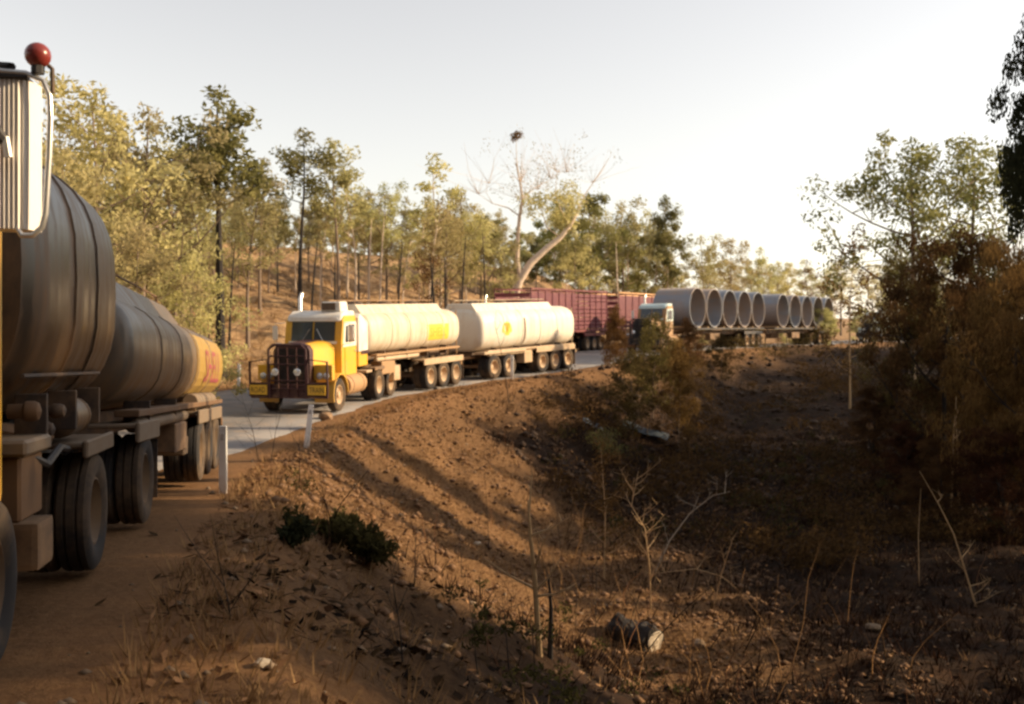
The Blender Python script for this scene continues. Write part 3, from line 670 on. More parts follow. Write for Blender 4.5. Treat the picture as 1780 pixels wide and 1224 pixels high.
MB().tube([(1.15, 2.0, 1.25), (1.2, 2.6, 1.1), (1.16, 3.2, 1.18), (1.1, 3.8, 1.12)], .03, 7).build('air_hose', M['dark'], near, smooth=True)
tN.coaming(near, M['steel_tank'], 2.7, 4.7, .5, .1)
# plumbing under the tank: added dark shade block, discharge pipe, caps, air receiver
MB().box(-.7, .7, 2.0, 5.4, .72, 1.36).build('underside_shade_block', M['dark'], near, bevel=.05)  # dark block added to paint the shade under the tank
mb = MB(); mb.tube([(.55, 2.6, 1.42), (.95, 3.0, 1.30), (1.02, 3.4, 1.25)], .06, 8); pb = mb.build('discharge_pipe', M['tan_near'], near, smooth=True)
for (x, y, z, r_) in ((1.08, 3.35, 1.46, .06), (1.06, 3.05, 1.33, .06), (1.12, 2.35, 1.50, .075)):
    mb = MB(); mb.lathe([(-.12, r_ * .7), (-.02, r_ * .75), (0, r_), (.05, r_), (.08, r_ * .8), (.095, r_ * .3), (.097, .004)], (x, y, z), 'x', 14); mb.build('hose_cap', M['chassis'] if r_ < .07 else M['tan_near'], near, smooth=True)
mb = MB(); mb.lathe([(0, .02), (.02, .13), (.06, .17), (.48, .17), (.5, .15), (.55, .15), (.58, .17), (.66, .16), (.70, .10), (.71, .01)], (1.02, 3.70, 1.38), 'y', 18); mb.build('air_receiver', M['grey_tank'], near, smooth=True)
# mirror: fluted back in a chrome tube loop, red lamp on top
mx, my, mz = 1.62, .10, 0
mir = empty('mirror_assembly'); bpy.data.objects.remove(mir)
P0 = Vector(loc)
def near_local(px, py, d):   # into the near truck's own axes
    p = at(px, py, d); return Matrix.Translation(Vector(loc)).__matmul__(Matrix.Rotation(rz, 4, 'Z') @ Matrix.Rotation(rx, 4, 'X')).inverted() @ p
q0 = near_local(62, 128, 4.75); q1 = near_local(38, 412, 4.75); wd = .36
xr = q0.x; zt, zb = q0.z, q1.z; yb = (q0.y + q1.y) / 2
mb = MB(); prof = []                                                   # fluted sheet: ribs run upright
nr = 18
for i in range(nr * 4 + 1):
    u = i / (nr * 4); x = xr - wd + wd * u; edge = max(0, (u - .82) / .18); edge2 = max(0, (.12 - u) / .12)
    prof.append((x, yb + .007 * math.cos(u * nr * 2 * math.pi) * (1 - edge) + .10 * edge ** 2 + .08 * edge2 ** 2))
prof += [(xr, yb + .13), (xr - wd, yb + .13)]
mb.prism([(x, y) for (x, y) in prof], 'z', zb + .035, zt - .03)
mi = mb.build('mirror', M['fluted'], near)
MB().box(xr - wd - .01, xr - .03, yb - .015, yb + .12, zt - .028, zt - .008).build('mirror_rim', M['dark'], mi, bevel=.006)
loop = [(xr - wd - .1, yb, zt + .02), (xr - .04, yb, zt - .0), (xr + .035, yb, zt - .03), (xr + .062, yb, zt - .10), (xr + .066, yb, zt - .2), (xr + .060, yb, (zt + zb) / 2), (xr + .045, yb, zb + .11), (xr + .03, yb, zb + .045), (xr - .01, yb, zb + .005), (xr - .055, yb, zb + .005), (xr - .085, yb + .02, zb + .05)]
MB().tube(loop, .0135, 10).build('mirror_bracket', M['chrome'], mi, smooth=True)
MB().tube([(xr - .12, yb - .02, (zt + zb) / 2 + .05), (xr - .16, yb - .05, (zt + zb) / 2 + .10), (xr - .20, yb - .06, (zt + zb) / 2 + .17), (1.10, yb + .1, (zt + zb) / 2 + .22)], [.022, .032, .03, .02], 8).build('mirror_clamp', M['dark'], mi, smooth=True)
MB().tube([(xr - .105, yb - .03, (zt + zb) / 2 - .02), (xr - .12, yb - .03, (zt + zb) / 2 + .07)], .018, 7).build('clamp_bolt', M['chrome'], mi)
MB().tube([(xr - wd, yb + .02, zt + .045), (xr - .10, yb, zt + .028), (1.14, .3, zt - .02)], .02, 7).build('top_arm', M['dark'], mi)
mb = MB(); rr = .058; lp = (xr + .012, yb, zt + .085)
mb.lathe([(-rr * .98, .008)] + [(rr * math.sin(R(a)), rr * math.cos(R(a))) for a in range(-75, 76, 15)] + [(rr * .98, .008)], lp, 'y', 18); lm = mb.build('marker_lamp', M['lamp_red'], mi, smooth=True)
MB().tube([(lp[0] + .045, yb, lp[2] - .045), (lp[0] + .062, yb, lp[2] - .06), (lp[0] + .064, yb, lp[2] - .17)], .011, 6).build('lamp_bracket', M['chassis'], lm)
MB().tube([(lp[0], yb, lp[2] - .05), (lp[0], yb, lp[2] - .085)], .03, 8).build('lamp_base', M['dark'], lm)

# its dog trailer
sD = s_of_y(10.95); LD = 10.6; loc, rz, rx, _ = pose(sD, sD + LD)
tD = Tank(LD, 1.20, .74, 2.02, 2.7)
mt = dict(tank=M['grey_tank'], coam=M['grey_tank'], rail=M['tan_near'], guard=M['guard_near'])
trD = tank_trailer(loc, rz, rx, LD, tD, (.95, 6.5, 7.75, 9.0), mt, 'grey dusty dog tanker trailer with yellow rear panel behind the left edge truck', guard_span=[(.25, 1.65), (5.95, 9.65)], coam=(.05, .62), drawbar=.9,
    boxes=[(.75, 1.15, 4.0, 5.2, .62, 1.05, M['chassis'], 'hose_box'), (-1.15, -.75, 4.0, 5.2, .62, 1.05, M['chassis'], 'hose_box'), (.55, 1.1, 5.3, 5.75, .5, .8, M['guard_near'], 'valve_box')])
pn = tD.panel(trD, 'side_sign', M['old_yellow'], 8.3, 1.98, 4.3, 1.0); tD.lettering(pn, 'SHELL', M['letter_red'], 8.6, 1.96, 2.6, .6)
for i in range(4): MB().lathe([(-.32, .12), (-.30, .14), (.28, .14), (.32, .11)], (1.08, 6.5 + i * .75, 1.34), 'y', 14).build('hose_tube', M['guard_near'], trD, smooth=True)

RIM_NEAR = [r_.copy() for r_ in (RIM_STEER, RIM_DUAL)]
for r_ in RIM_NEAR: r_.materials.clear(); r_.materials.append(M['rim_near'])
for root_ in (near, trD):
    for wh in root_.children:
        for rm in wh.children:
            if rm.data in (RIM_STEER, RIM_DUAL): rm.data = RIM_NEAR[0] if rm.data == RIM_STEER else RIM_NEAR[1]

# ------------------------------------------------------------------ red stock truck in the far lane
def crate(loc, rz, rx, L, label, rails):
    root = empty('stock_crate_trailer', loc, rz, rx); tag(root, label, 'trailer', 'red stock crate trailers')
    chassis_rails(root, .2, L - .2, 1.15)
    MB().box(-1.24, 1.24, 0, L, 1.32, 1.48).build('deck', M['crate_dark'], root, bevel=.02)
    for sx in (-1, 1):
        for i in range(9):
            z = 1.55 + i * .265; MB().box(*sorted((sx * 1.18, sx * 1.22)), .05, L - .05, z, z + .215).build('side_board', M['crate_red'], root)
        nP = int(L / 1.05)
        for i in range(nP + 1):
            y = .04 + (L - .08) * i / nP; MB().box(*sorted((sx * 1.222, sx * 1.27)), y - .035, y + .035, 1.48, 4.05).build('stake', M['crate_red'], root)
        MB().box(*sorted((sx * 1.16, sx * 1.275)), .0, L, 4.052, 4.14).build('top_rail', rails, root)
    for i in range(6):
        z = 1.55 + i * .41; MB().box(-1.15, 1.15, .0, .04, z, z + .24).build('front_board', M['crate_dark'], root); MB().box(-1.15, 1.15, L - .04, L, z, z + .24).build('rear_board', M['crate_dark'], root)
    for i in range(4): MB().box(-1.16, 1.16, .1 + i * (L - .26) / 3, .16 + i * (L - .26) / 3, 4.06, 4.12).build('top_bow', M['crate_dark'], root)
    for y in (L - 1.2, L - 2.4, L - 3.6): axle(root, y)
    for sx in (-1, 1): mudguard(root, L - 4.3, L - .5, 1.18, sx, M['crate_dark'])
    MB().box(-.5, .5, 1.2, 3.2, .55, 1.1).build('tool_box', M['chassis'], root, bevel=.03)
    return root
SR = s_of_y(60.6)
loc, rz, rx, _ = pose(SR, SR + 12.6, -6.6); crate(loc, rz, rx, 12.6, 'long maroon stock crate trailer standing behind the white dog tanker', M['crate_dark'])
loc, rz, rx, _ = pose(SR + 13.4, SR + 25.4, -6.6); crate(loc, rz, rx, 12.0, 'maroon stock crate trailer with top rails coloured as sunlit half hidden by culvert pipes', M['crate_lit'])
loc, rz, rx, _ = pose(SR - 4.9, SR + 1.0, -6.6)
prime_mover(loc, rz, rx, 'maroon prime mover mostly hidden behind the white dog tanker, hauling maroon crates', (M['crate_red'], M['white'], M['maroon'], M['dark']), False, 'prime movers in the convoy', roofbox=False)

# ------------------------------------------------------------------ trucks with culvert pipes
def flatbed(loc, rz, rx, L, label):
    root = empty('flatbed_trailer', loc, rz, rx); tag(root, label, 'trailer', 'flatbed trailers')
    chassis_rails(root, .1, L - .1, 1.18)
    MB().box(-1.25, 1.25, 0, L, 1.36, 1.50).build('deck', M['dark'], root, bevel=.02)
    for y in (L - 1.0, L - 2.25, L - 3.5): axle(root, y)
    for sx in (-1, 1):
        mudguard(root, L - 4.2, L - .4, 1.16, sx, M['dark'])
        MB().box(*sorted((sx * .75, sx * 1.15)), 4.2, 6.0, .6, 1.1).build('tool_box', M['chassis'], root, bevel=.03)
        MB().tube([(sx * .55, 2.6, 1.2), (sx * .55, 2.6, .35)], .06, 6).build('landing_leg', M['chassis'], root)
    return root
PIPE_R, PIPE_L = 1.36, 2.75
def pipe_mesh():
    vs = []; n_ = 40; prof = []
    K = 22
    for i in range(K * 2 + 1):
        a = -PIPE_L / 2 + PIPE_L * i / (K * 2); prof.append((a, PIPE_R + (.022 if i % 2 else 0)))
    for i in range(K * 2 + 1):
        a = PIPE_L / 2 - PIPE_L * i / (K * 2); prof.append((a, PIPE_R - .05 + (.022 if i % 2 else 0)))
    return MB().lathe(prof, (0, 0, 0), 'x', n_, close=True).mesh('culvert_pipe', M['galv'], smooth=True)
PIPE = pipe_mesh()
ORD = ['first', 'second', 'third', 'fourth', 'fifth']
SP = s_of_y(65.8)
loc, rz, rx, _ = pose(SP, SP + 6)
prime_mover(loc, rz, rx, 'cream prime mover with pale roof behind brown saplings, hauling culvert pipes', (M['tan'], M['mint'], M['dark'], M['dark']), False, 'prime movers in the convoy', roofbox=False, sleeper=False)
for (s0, lab, where, n_) in ((SP + 5.2, 'flatbed trailer under the nearer row of five culvert pipes', 'nearer', 5), (SP + 22.2, 'flatbed trailer under the farther row of five culvert pipes', 'farther', 5)):
    L = n_ * 2.86 + .3; loc, rz, rx, _ = pose(s0, s0 + L); flatbed(loc, rz, rx, L, lab)
    rot = Matrix.Rotation(rz, 4, 'Z') @ Matrix.Rotation(rx, 4, 'X')
    for i in range(n_):
        p = Vector(loc) + rot @ Vector((0, .15 + 1.43 + i * 2.86, 1.505 + PIPE_R + .022))
        o = link('culvert_pipe', PIPE); o.location = p; o.rotation_euler = (rx + random.uniform(0, 6), 0, rz)
        o.rotation_euler = ((Matrix.Rotation(rz, 4, 'Z') @ Matrix.Rotation(random.uniform(0, 6), 4, 'X')).to_euler())
        tag(o, f'galvanised culvert pipe laid crosswise, {ORD[i]} from the front of the {where} flatbed', 'pipe', 'culvert pipes')
        for dy in (-.62, .62):                   # timber chocks wedged under the pipe
            q_ = Vector(loc) + rot @ Vector((0, .15 + 1.43 + i * 2.86 + dy, 1.505)); mb = MB(); mb.prism([(-.16, 0), (.16, 0), (.16 if dy > 0 else -.10, .14), (.10 if dy > 0 else -.16, .14)], 'x', -1.2, 1.2)
            ck = mb.build('timber_chock', M['stem_dry']); ck.location = q_; ck.rotation_euler = (rx, 0, rz)
            tag(ck, f'timber chock {"before" if dy < 0 else "behind"} the {ORD[i]} pipe of the {where} flatbed', 'chock', 'timber chocks under the pipes')
sL = s_of_y(108.5); loc, rz, rx, _ = pose(sL, sL + 6)
prime_mover(loc, rz, rx, 'farthest prime mover with pale green cab beside the dark bushy tree', (M['mint'], M['mint'], M['dark'], M['dark']), False, 'prime movers in the convoy', roofbox=False)

# ------------------------------------------------------------------ guide posts
def guide_post(px, py, d, top, tilt, label):
    p = at(px, py, d); z = gz(p.x, p.y); h = 1.05
    root = empty('guide_post', (p.x, p.y, z), R(-8)); root.rotation_euler = (0, R(tilt), R(-8)); tag(root, label, 'post', 'white roadside guide posts')
    MB().box(-.066, .066, -.024, .024, -.25, h, .004, .002).build('post', M['post'], root, bevel=.008)
    MB().box(-.025, .025, -.030, -.0245, h - .22, h - .12).build('reflector', M['lens'], root)
    return root
guide_post(387, 865, 16.0, 0, 0, 'upright white guide post nearest the camera, beside the near tanker')
guide_post(532, 782, 25.0, 0, 7, 'leaning white guide post in front of the yellow prime mover')
guide_post(890, 655, 45.0, 0, 0, 'white guide post in front of the white dog tanker')
guide_post(414, 640, 42.0, 0, 2, 'white guide post across the road, left of the yellow prime mover')

# ------------------------------------------------------------------ trees
def leaves(C, n_per, rad, l, w_, rng, droop=.4, flat=.8):
    """leaf-sized faces gathered round clump centres; returns vertices, quads and tints"""
    C = np.asarray(C); N = len(C) * n_per
    cen = np.repeat(C, n_per, 0); g = rng.normal(size=(N, 3)); g /= np.linalg.norm(g, axis=1)[:, None]
    rr = np.repeat(rad if hasattr(rad, '__len__') else np.full(len(C), rad), n_per) * rng.random(N) ** .45
    cen = cen + g * rr[:, None] * np.array([1, 1, flat])
    u = rng.normal(size=(N, 3)); u[:, 2] -= droop; u /= np.linalg.norm(u, axis=1)[:, None]
    v = np.cross(u, rng.normal(size=(N, 3))); v /= np.linalg.norm(v, axis=1)[:, None]
    ls = l * (.6 + .8 * rng.random(N))[:, None]; ws = w_ * (.6 + .8 * rng.random(N))[:, None]
    V_ = np.stack([cen - u * ls / 2, cen + v * ws / 2, cen + u * ls / 2, cen - v * ws / 2], 1).reshape(-1, 3)
    ct = np.repeat(rng.random(len(C)), n_per) * .55 + rng.random(N) * .45
    tn = np.repeat(ct, 4); T = np.stack([tn, tn, tn, np.ones_like(tn)], 1)
    return V_, np.arange(N * 4).reshape(-1, 4), T
def bezier(p0, p1, p2, n):
    return [p0 * (1 - t) ** 2 + p1 * 2 * t * (1 - t) + p2 * t * t for t in [i / n for i in range(n + 1)]]
def make_tree_meshes(seed, H=10.0, cr=2.6, lo=.42, nb=7, nsub=4, nleaf=70, l=.24, w_=.095, clump=.66, tr=.13, wob=.35, droop=.4, leafm='leaf_olive', bark='bark', up=.75):
    rng = np.random.default_rng(seed); rnd = random.Random(seed); T = MB(); C = []; RD = []
    tp = []; rad = []; ph = rnd.uniform(0, 6); off = Vector((0, 0, 0)); dr = Vector((rnd.uniform(-1, 1), rnd.uniform(-1, 1), 0)) * wob
    for i in range(10):
        f = i / 9; off = dr * f * f + Vector((math.sin(f * 5 + ph), math.cos(f * 4 + ph * 2), 0)) * wob * .28 * f
        tp.append(Vector((0, 0, H * .94 * f - .25 * (i == 0))) + off); rad.append(tr * (1 - .85 * f) * (1.35 if i == 0 else 1))
    T.tube(tp, rad, 8)
    def pt(f):
        k_ = min(8, int(f * 9)); return tp[k_].lerp(tp[k_ + 1], f * 9 - k_)
    a0 = rnd.uniform(0, 6)
    for i in range(nb):
        f = lo + (.92 - lo) * (i + rnd.random() * .7) / nb; az = a0 + i * 2.4 + rnd.uniform(-.4, .4)
        ln = cr * (1.12 - .75 * max(0, (f - lo) / (1 - lo)) ** 1.2) * rnd.uniform(.7, 1.2)
        st = pt(f); d = Vector((math.cos(az), math.sin(az), 0)); e = st + d * ln + Vector((0, 0, ln * up * rnd.uniform(.6, 1.3)))
        br = bezier(st, st + d * ln * .55 + Vector((0, 0, ln * .15)), e, 5); r0 = tr * (1 - .8 * f) * .62
        T.tube(br, [r0 * (1 - .75 * k_ / 5) for k_ in range(6)], 5)
        for j in range(nsub):
            b0 = br[2 + (j * 3) // max(1, nsub)] if nsub > 1 else br[-1]
            d2 = Vector((rnd.gauss(0, 1), rnd.gauss(0, 1), rnd.gauss(.35, .6))).normalized() * ln * rnd.uniform(.25, .55)
            T.tube([b0, b0 + d2 * .55 + Vector((0, 0, .08)), b0 + d2], [r0 * .4, r0 * .28, r0 * .12], 4)
            C.append(b0 + d2); RD.append(clump * rnd.uniform(.6, 1.25))
        C.append(e); RD.append(clump * rnd.uniform(.7, 1.3))
    C.append(tp[-1]); RD.append(clump)
    C.append(tp[-1] + Vector((0, 0, .4))); RD.append(clump * .8)
    V_, F_, Ti = leaves([tuple(c_) for c_ in C], nleaf, np.array(RD), l, w_, rng, droop)
    return T.mesh('trunk', M[bark], smooth=True), np_mesh('crown', V_, F_, M[leafm], Ti)

PROTO = {}
PROTO['olive_a'] = make_tree_meshes(1, cr=2.8, lo=.40, nb=10, leafm='leaf_olive', nleaf=64)
PROTO['olive_b'] = make_tree_meshes(2, cr=2.2, lo=.35, nb=9, leafm='leaf_olive', nleaf=60, wob=.7)
PROTO['gold_a'] = make_tree_meshes(3, cr=2.6, lo=.28, nb=10, leafm='leaf_gold', nleaf=72)
PROTO['slim_a'] = make_tree_meshes(4, cr=1.5, lo=.50, nb=8, nsub=3, leafm='leaf_olive', nleaf=60, clump=.58, tr=.10, bark='bark')
PROTO['slim_b'] = make_tree_meshes(5, cr=1.3, lo=.45, nb=7, nsub=3, leafm='leaf_gold', nleaf=38, clump=.5, tr=.09, wob=.8, bark='bark_pale')
PROTO['slim_c'] = make_tree_meshes(6, cr=1.7, lo=.55, nb=7, nsub=3, leafm='leaf_green', nleaf=65, clump=.55, tr=.10, bark='bark_burnt')
PROTO['tall_dark'] = make_tree_meshes(7, cr=1.45, lo=.62, nb=9, nsub=4, leafm='leaf_green', nleaf=60, clump=.52, tr=.15, wob=.25, bark='bark_burnt')
PROTO['green_a'] = make_tree_meshes(8, cr=2.6, lo=.35, nb=10, leafm='leaf_green', nleaf=130)
PROTO['green_b'] = make_tree_meshes(9, cr=2.2, lo=.30, nb=10, leafm='leaf_green', nleaf=130, bark='bark_pale')
PROTO['wide_green'] = make_tree_meshes(10, cr=4.6, lo=.38, nb=10, nsub=5, leafm='leaf_green', nleaf=75, clump=.75, up=.55, tr=.17)
PROTO['bush_gold'] = make_tree_meshes(12, cr=3.2, lo=.10, nb=12, nsub=4, leafm='leaf_gold', nleaf=105, clump=.85, tr=.10, up=.6)
PROTO['bush_brown'] = make_tree_meshes(13, cr=3.6, lo=.06, nb=15, nsub=6, leafm='leaf_brown_shaded', nleaf=220, clump=.70, tr=.14, l=.24, w_=.05, droop=1.6, up=.9, wob=1.2, bark='bark_burnt')
PROTO['bush_rust'] = make_tree_meshes(18, cr=3.0, lo=.12, nb=15, nsub=6, leafm='leaf_brown', nleaf=180, clump=.70, tr=.12, l=.28, w_=.045, droop=2.2, up=.7, wob=1.0, bark='bark_burnt')
PROTO['bush_mid'] = make_tree_meshes(29, cr=3.3, lo=.10, nb=15, nsub=6, leafm='leaf_mid', nleaf=180, clump=.70, tr=.12, l=.24, w_=.06, droop=1.0, up=.9, wob=1.0, bark='bark_burnt')
PROTO['under'] = make_tree_meshes(19, cr=4.2, lo=.08, nb=12, nsub=4, leafm='leaf_olive', nleaf=90, clump=1.1, tr=.14, l=.45, w_=.16, up=.6)
PROTO['close'] = make_tree_meshes(22, cr=3.4, lo=.18, nb=14, nsub=5, leafm='leaf_dark', nleaf=110, clump=1.0, tr=.2, l=.34, w_=.17)
PROTO['sap_olive'] = make_tree_meshes(24, cr=2.6, lo=.10, nb=13, nsub=4, leafm='leaf_mid', nleaf=85, clump=.8, tr=.07, l=.34, w_=.09, wob=.6, up=1.0)
PROTO['sap_brown'] = make_tree_meshes(25, cr=2.4, lo=.10, nb=13, nsub=4, leafm='leaf_brown', nleaf=110, clump=.8, tr=.07, l=.36, w_=.07, wob=.6, up=1.1, droop=1.0)
PROTO['high'] = make_tree_meshes(28, cr=1.9, lo=.60, nb=11, nsub=5, leafm='leaf_dark', nleaf=110, clump=.62, tr=.12, l=.22, w_=.11)
PROTO['edge'] = make_tree_meshes(20, cr=3.3, lo=.30, nb=14, nsub=6, leafm='leaf_dark', nleaf=420, clump=.62, tr=.22, l=.12, w_=.05)
PROTO['thin_brown'] = make_tree_meshes(14, cr=1.5, lo=.20, nb=9, nsub=3, leafm='leaf_brown', nleaf=28, clump=.6, tr=.06, wob=.7, bark='stem_dry')
PROTO['shade'] = make_tree_meshes(15, cr=3.4, lo=.42, nb=11, nsub=5, leafm='leaf_dark', nleaf=260, clump=.85, tr=.22, l=.13, w_=.05)
PROTO['shade_b'] = make_tree_meshes(16, cr=2.6, lo=.55, nb=9, nsub=5, leafm='leaf_dark', nleaf=260, clump=.75, tr=.20, l=.13, w_=.05)
_rt = random.Random(5)
def tree(kind, x, y, h, label, group=None, name='gum_tree', wide=1.0, rz=None, cat='tree'):
    z = gz(x, y); root = empty(name, (x, y, z - .05), _rt.uniform(0, 6.28) if rz is None else rz); s_ = h / 10.0
    root.scale = (s_ * wide, s_ * wide, s_); tag(root, label, cat, group)
    link('trunk', PROTO[kind][0], root); link('crown', PROTO[kind][1], root); return root
def tree_px(kind, px, d, top, label, group=None, **k):
    x = (px - 890) / 1800 * d; z = gz(x, d); return tree(kind, x, d, E - (top - 590) / 1800 * d - z, label, group, **k)

G1 = 'trees on the slope left of the road'
tree_px('gold_a', 165, 37, 150, 'tall bushy golden-green gum at far left above the dusty tank', G1, wide=1.1)
tree_px('olive_a', 250, 41, 190, 'broad olive gum just right of the tall golden one, far left', G1, wide=1.1)
tree_px('bush_gold', 110, 31, 265, 'dense yellow-green gum rising directly behind the fluted mirror', G1)
tree_px('tall_dark', 383, 45, 152, 'tall gum with bare charred trunk standing alone beside the near tanker tail', 'trees on the slope left of the road', wide=1.25)
tree_px('olive_b', 318, 44, 215, 'olive gum left of the charred-trunk gum', G1, wide=1.1)
tree_px('bush_gold', 235, 27.5, 390, 'low golden shrub crowded behind the near dog tanker', G1, name='shrub', cat='shrub')
tree_px('bush_gold', 330, 31, 440, 'small golden shrub at the roadside above the dog tanker tail', G1, name='shrub', cat='shrub')
tree_px('olive_b', 205, 47, 215, 'olive gum in second row behind the bushy golden gum', G1)
tree_px('gold_a', 60, 40, 210, 'golden gum partly hidden by the red lamp and mirror', G1)
tree_px('slim_a', 452, 58, 275, 'slim olive gum with leaning dark trunk on burnt slope, right of charred-trunk gum', G1, wide=1.2)
tree_px('slim_c', 522, 62, 228, 'tallest slim gum on the slope above the yellow cab, dark green tuft on top', G1, wide=1.35)
tree_px('slim_a', 588, 65, 245, 'slim gum with twin high tufts above the cream tanker', G1, wide=1.3)
tree_px('slim_b', 618, 68, 300, 'sparse pale-trunked gum above the cream tanker', G1, wide=1.2)
tree_px('olive_a', 672, 70, 318, 'rounded olive gum above the rear of the cream tanker', G1, wide=.9)
tree_px('olive_b', 560, 72, 330, 'olive gum between the two slim tufted gums', G1, wide=.9)
tree_px('slim_b', 765, 72, 272, 'thin tall straggly gum left of the leaning white gum', G1, wide=1.3)
tree_px('olive_b', 735, 76, 345, 'olive gum behind the thin straggly gum', G1)
tree_px('thin_brown', 752, 56, 420, 'scorched brown sapling on the slope above the dog tanker front', G1, name='sapling')
tree_px('thin_brown', 735, 58, 440, 'scorched brown sapling leaning among dark stems above the cream tanker', G1, name='sapling')
tree_px('slim_b', 700, 62, 390, 'pale slender sapling above the tail of the cream tanker', G1, name='sapling')
tree_px('slim_c', 483, 66, 330, 'gum with dark trunk halfway up the slope above the yellow cab', G1)
tree_px('slim_a', 415, 64, 345, 'slim gum in the gap between charred-trunk gum and the slope gums', G1)
G2 = 'trees behind the maroon crates and pipes'
tree_px('green_a', 1025, 92, 340, 'full green gum right of the leaning white gum', G2)
tree_px('olive_a', 1082, 98, 350, 'olive gum behind the right part of the long maroon crate', G2)
tree_px('green_b', 1160, 95, 342, 'tall tufted gum standing above the first culvert pipe', G2, wide=.75)
tree_px('olive_b', 1118, 104, 385, 'olive gum left of the tall tufted gum', G2)
tree_px('green_b', 965, 95, 350, 'pale-forked green gum behind the leaning white gum', G2)
tree_px('gold_a', 1000, 84, 405, 'low golden gum with pale fork just above the maroon crate', G2)
tree_px('olive_a', 1222, 112, 410, 'round olive gum above the middle of the nearer pipes', G2)
tree_px('gold_a', 1270, 116, 415, 'golden gum above the last of the nearer pipes', G2)
tree_px('olive_b', 1312, 122, 432, 'low olive gum above the first of the farther pipes', G2)
tree_px('gold_a', 1352, 128, 455, 'small golden gum above the farther pipes', G2)
tree_px('thin_brown', 1410, 118, 452, 'thin leafless-looking gum above the farthest pipes', G2)
tree_px('thin_brown', 1450, 122, 460, 'thin brown gum between farthest pipes and orange shrub', G2)
tree_px('green_a', 850, 88, 375, 'green gum left of the leaning white gum trunk', G2)
tree_px('olive_a', 800, 84, 360, 'olive gum behind the thin straggly gum and dog tanker', G2)
# the wood beyond: trees one behind another, told apart only by their tops
fill = []
rf = random.Random(21)
def place_fill(px, d, top, kind): fill.append((px, d, top, kind))
for i in range(34):
    px = 395 + i * 23 + rf.uniform(-9, 9); d = rf.uniform(80, 120)
    place_fill(px, d, 385 + rf.uniform(-35, 30) + max(0, (px - 1000) * .12), rf.choice(['olive_a', 'olive_b', 'slim_a', 'slim_b', 'gold_a', 'green_b']))
for i in range(16):
    px = 40 + i * 26 + rf.uniform(-8, 8); place_fill(px, rf.uniform(50, 85), 300 + rf.uniform(-40, 40), rf.choice(['olive_a', 'gold_a', 'olive_b', 'slim_b']))
for i in range(16):
    px = 1150 + i * 32 + rf.uniform(-9, 9); place_fill(px, rf.uniform(130, 170), 455 + rf.uniform(-15, 15), rf.choice(['olive_a', 'olive_b', 'gold_a']))
LM = [(110, 'the fluted mirror'), (200, 'the brown near tank'), (310, 'the grey dog tanker'), (420, 'the charred-trunk gum'), (520, 'the yellow cab'), (640, 'the cream tanker front'), (740, 'the cream tanker tail'), (850, 'the dog tanker front'),
      (960, 'the leaning white gum'), (1060, 'the long maroon crate'), (1150, 'the pale-railed maroon crate'), (1250, 'the nearer pipes'), (1345, 'the nearer pipes tail'), (1460, 'the farther pipes'), (1600, 'the dark brown bush'), (1800, 'the rust-brown tree')]
LOOK = dict(olive_a='rounded olive', olive_b='bent olive', slim_a='slim olive', slim_b='slim pale-trunked', gold_a='golden', green_b='dark green')
ONE = ['leftmost', 'second from left', 'third from left', 'fourth from left', 'fifth from left', 'sixth from left', 'seventh from left', 'eighth from left', 'ninth from left']
seen = {}
for i in range(20):
    px = 410 + i * 24 + rf.uniform(-9, 9); place_fill(px, rf.uniform(62, 80), 375 + rf.uniform(-45, 30), rf.choice(['slim_a', 'slim_b', 'olive_b', 'slim_b', 'gold_a']))
for (px, d, top, kind) in sorted(fill):
    lm = next(n_ for lim, n_ in LM if px < lim); key = (lm, kind); seen[key] = seen.get(key, -1) + 1
    tree_px(kind, px, d, top, f'{LOOK[kind]} gum in back wood above {lm}, {ONE[seen[key]]} there', 'gums of the back wood')
US = []
for i in range(40):
    US.append((-60 + i * 43 + rf.uniform(-15, 15), rf.uniform(88, 125), rf.uniform(3.2, 5.2)))
for i in range(10): US.append((90 + i * 32, rf.uniform(50, 62), rf.uniform(2.5, 4)))
seen = {}
for (px, d, h) in sorted(US):
    lm = next((n_ for lim, n_ in LM if px < lim), 'the right edge'); seen[lm] = seen.get(lm, -1) + 1
    tree('under', (px - 890) / 1800 * d, d, h, f'low olive shrub under the back wood above {lm}, {ONE[seen[lm]]} there', 'shrubs of the back wood', name='shrub', cat='shrub')
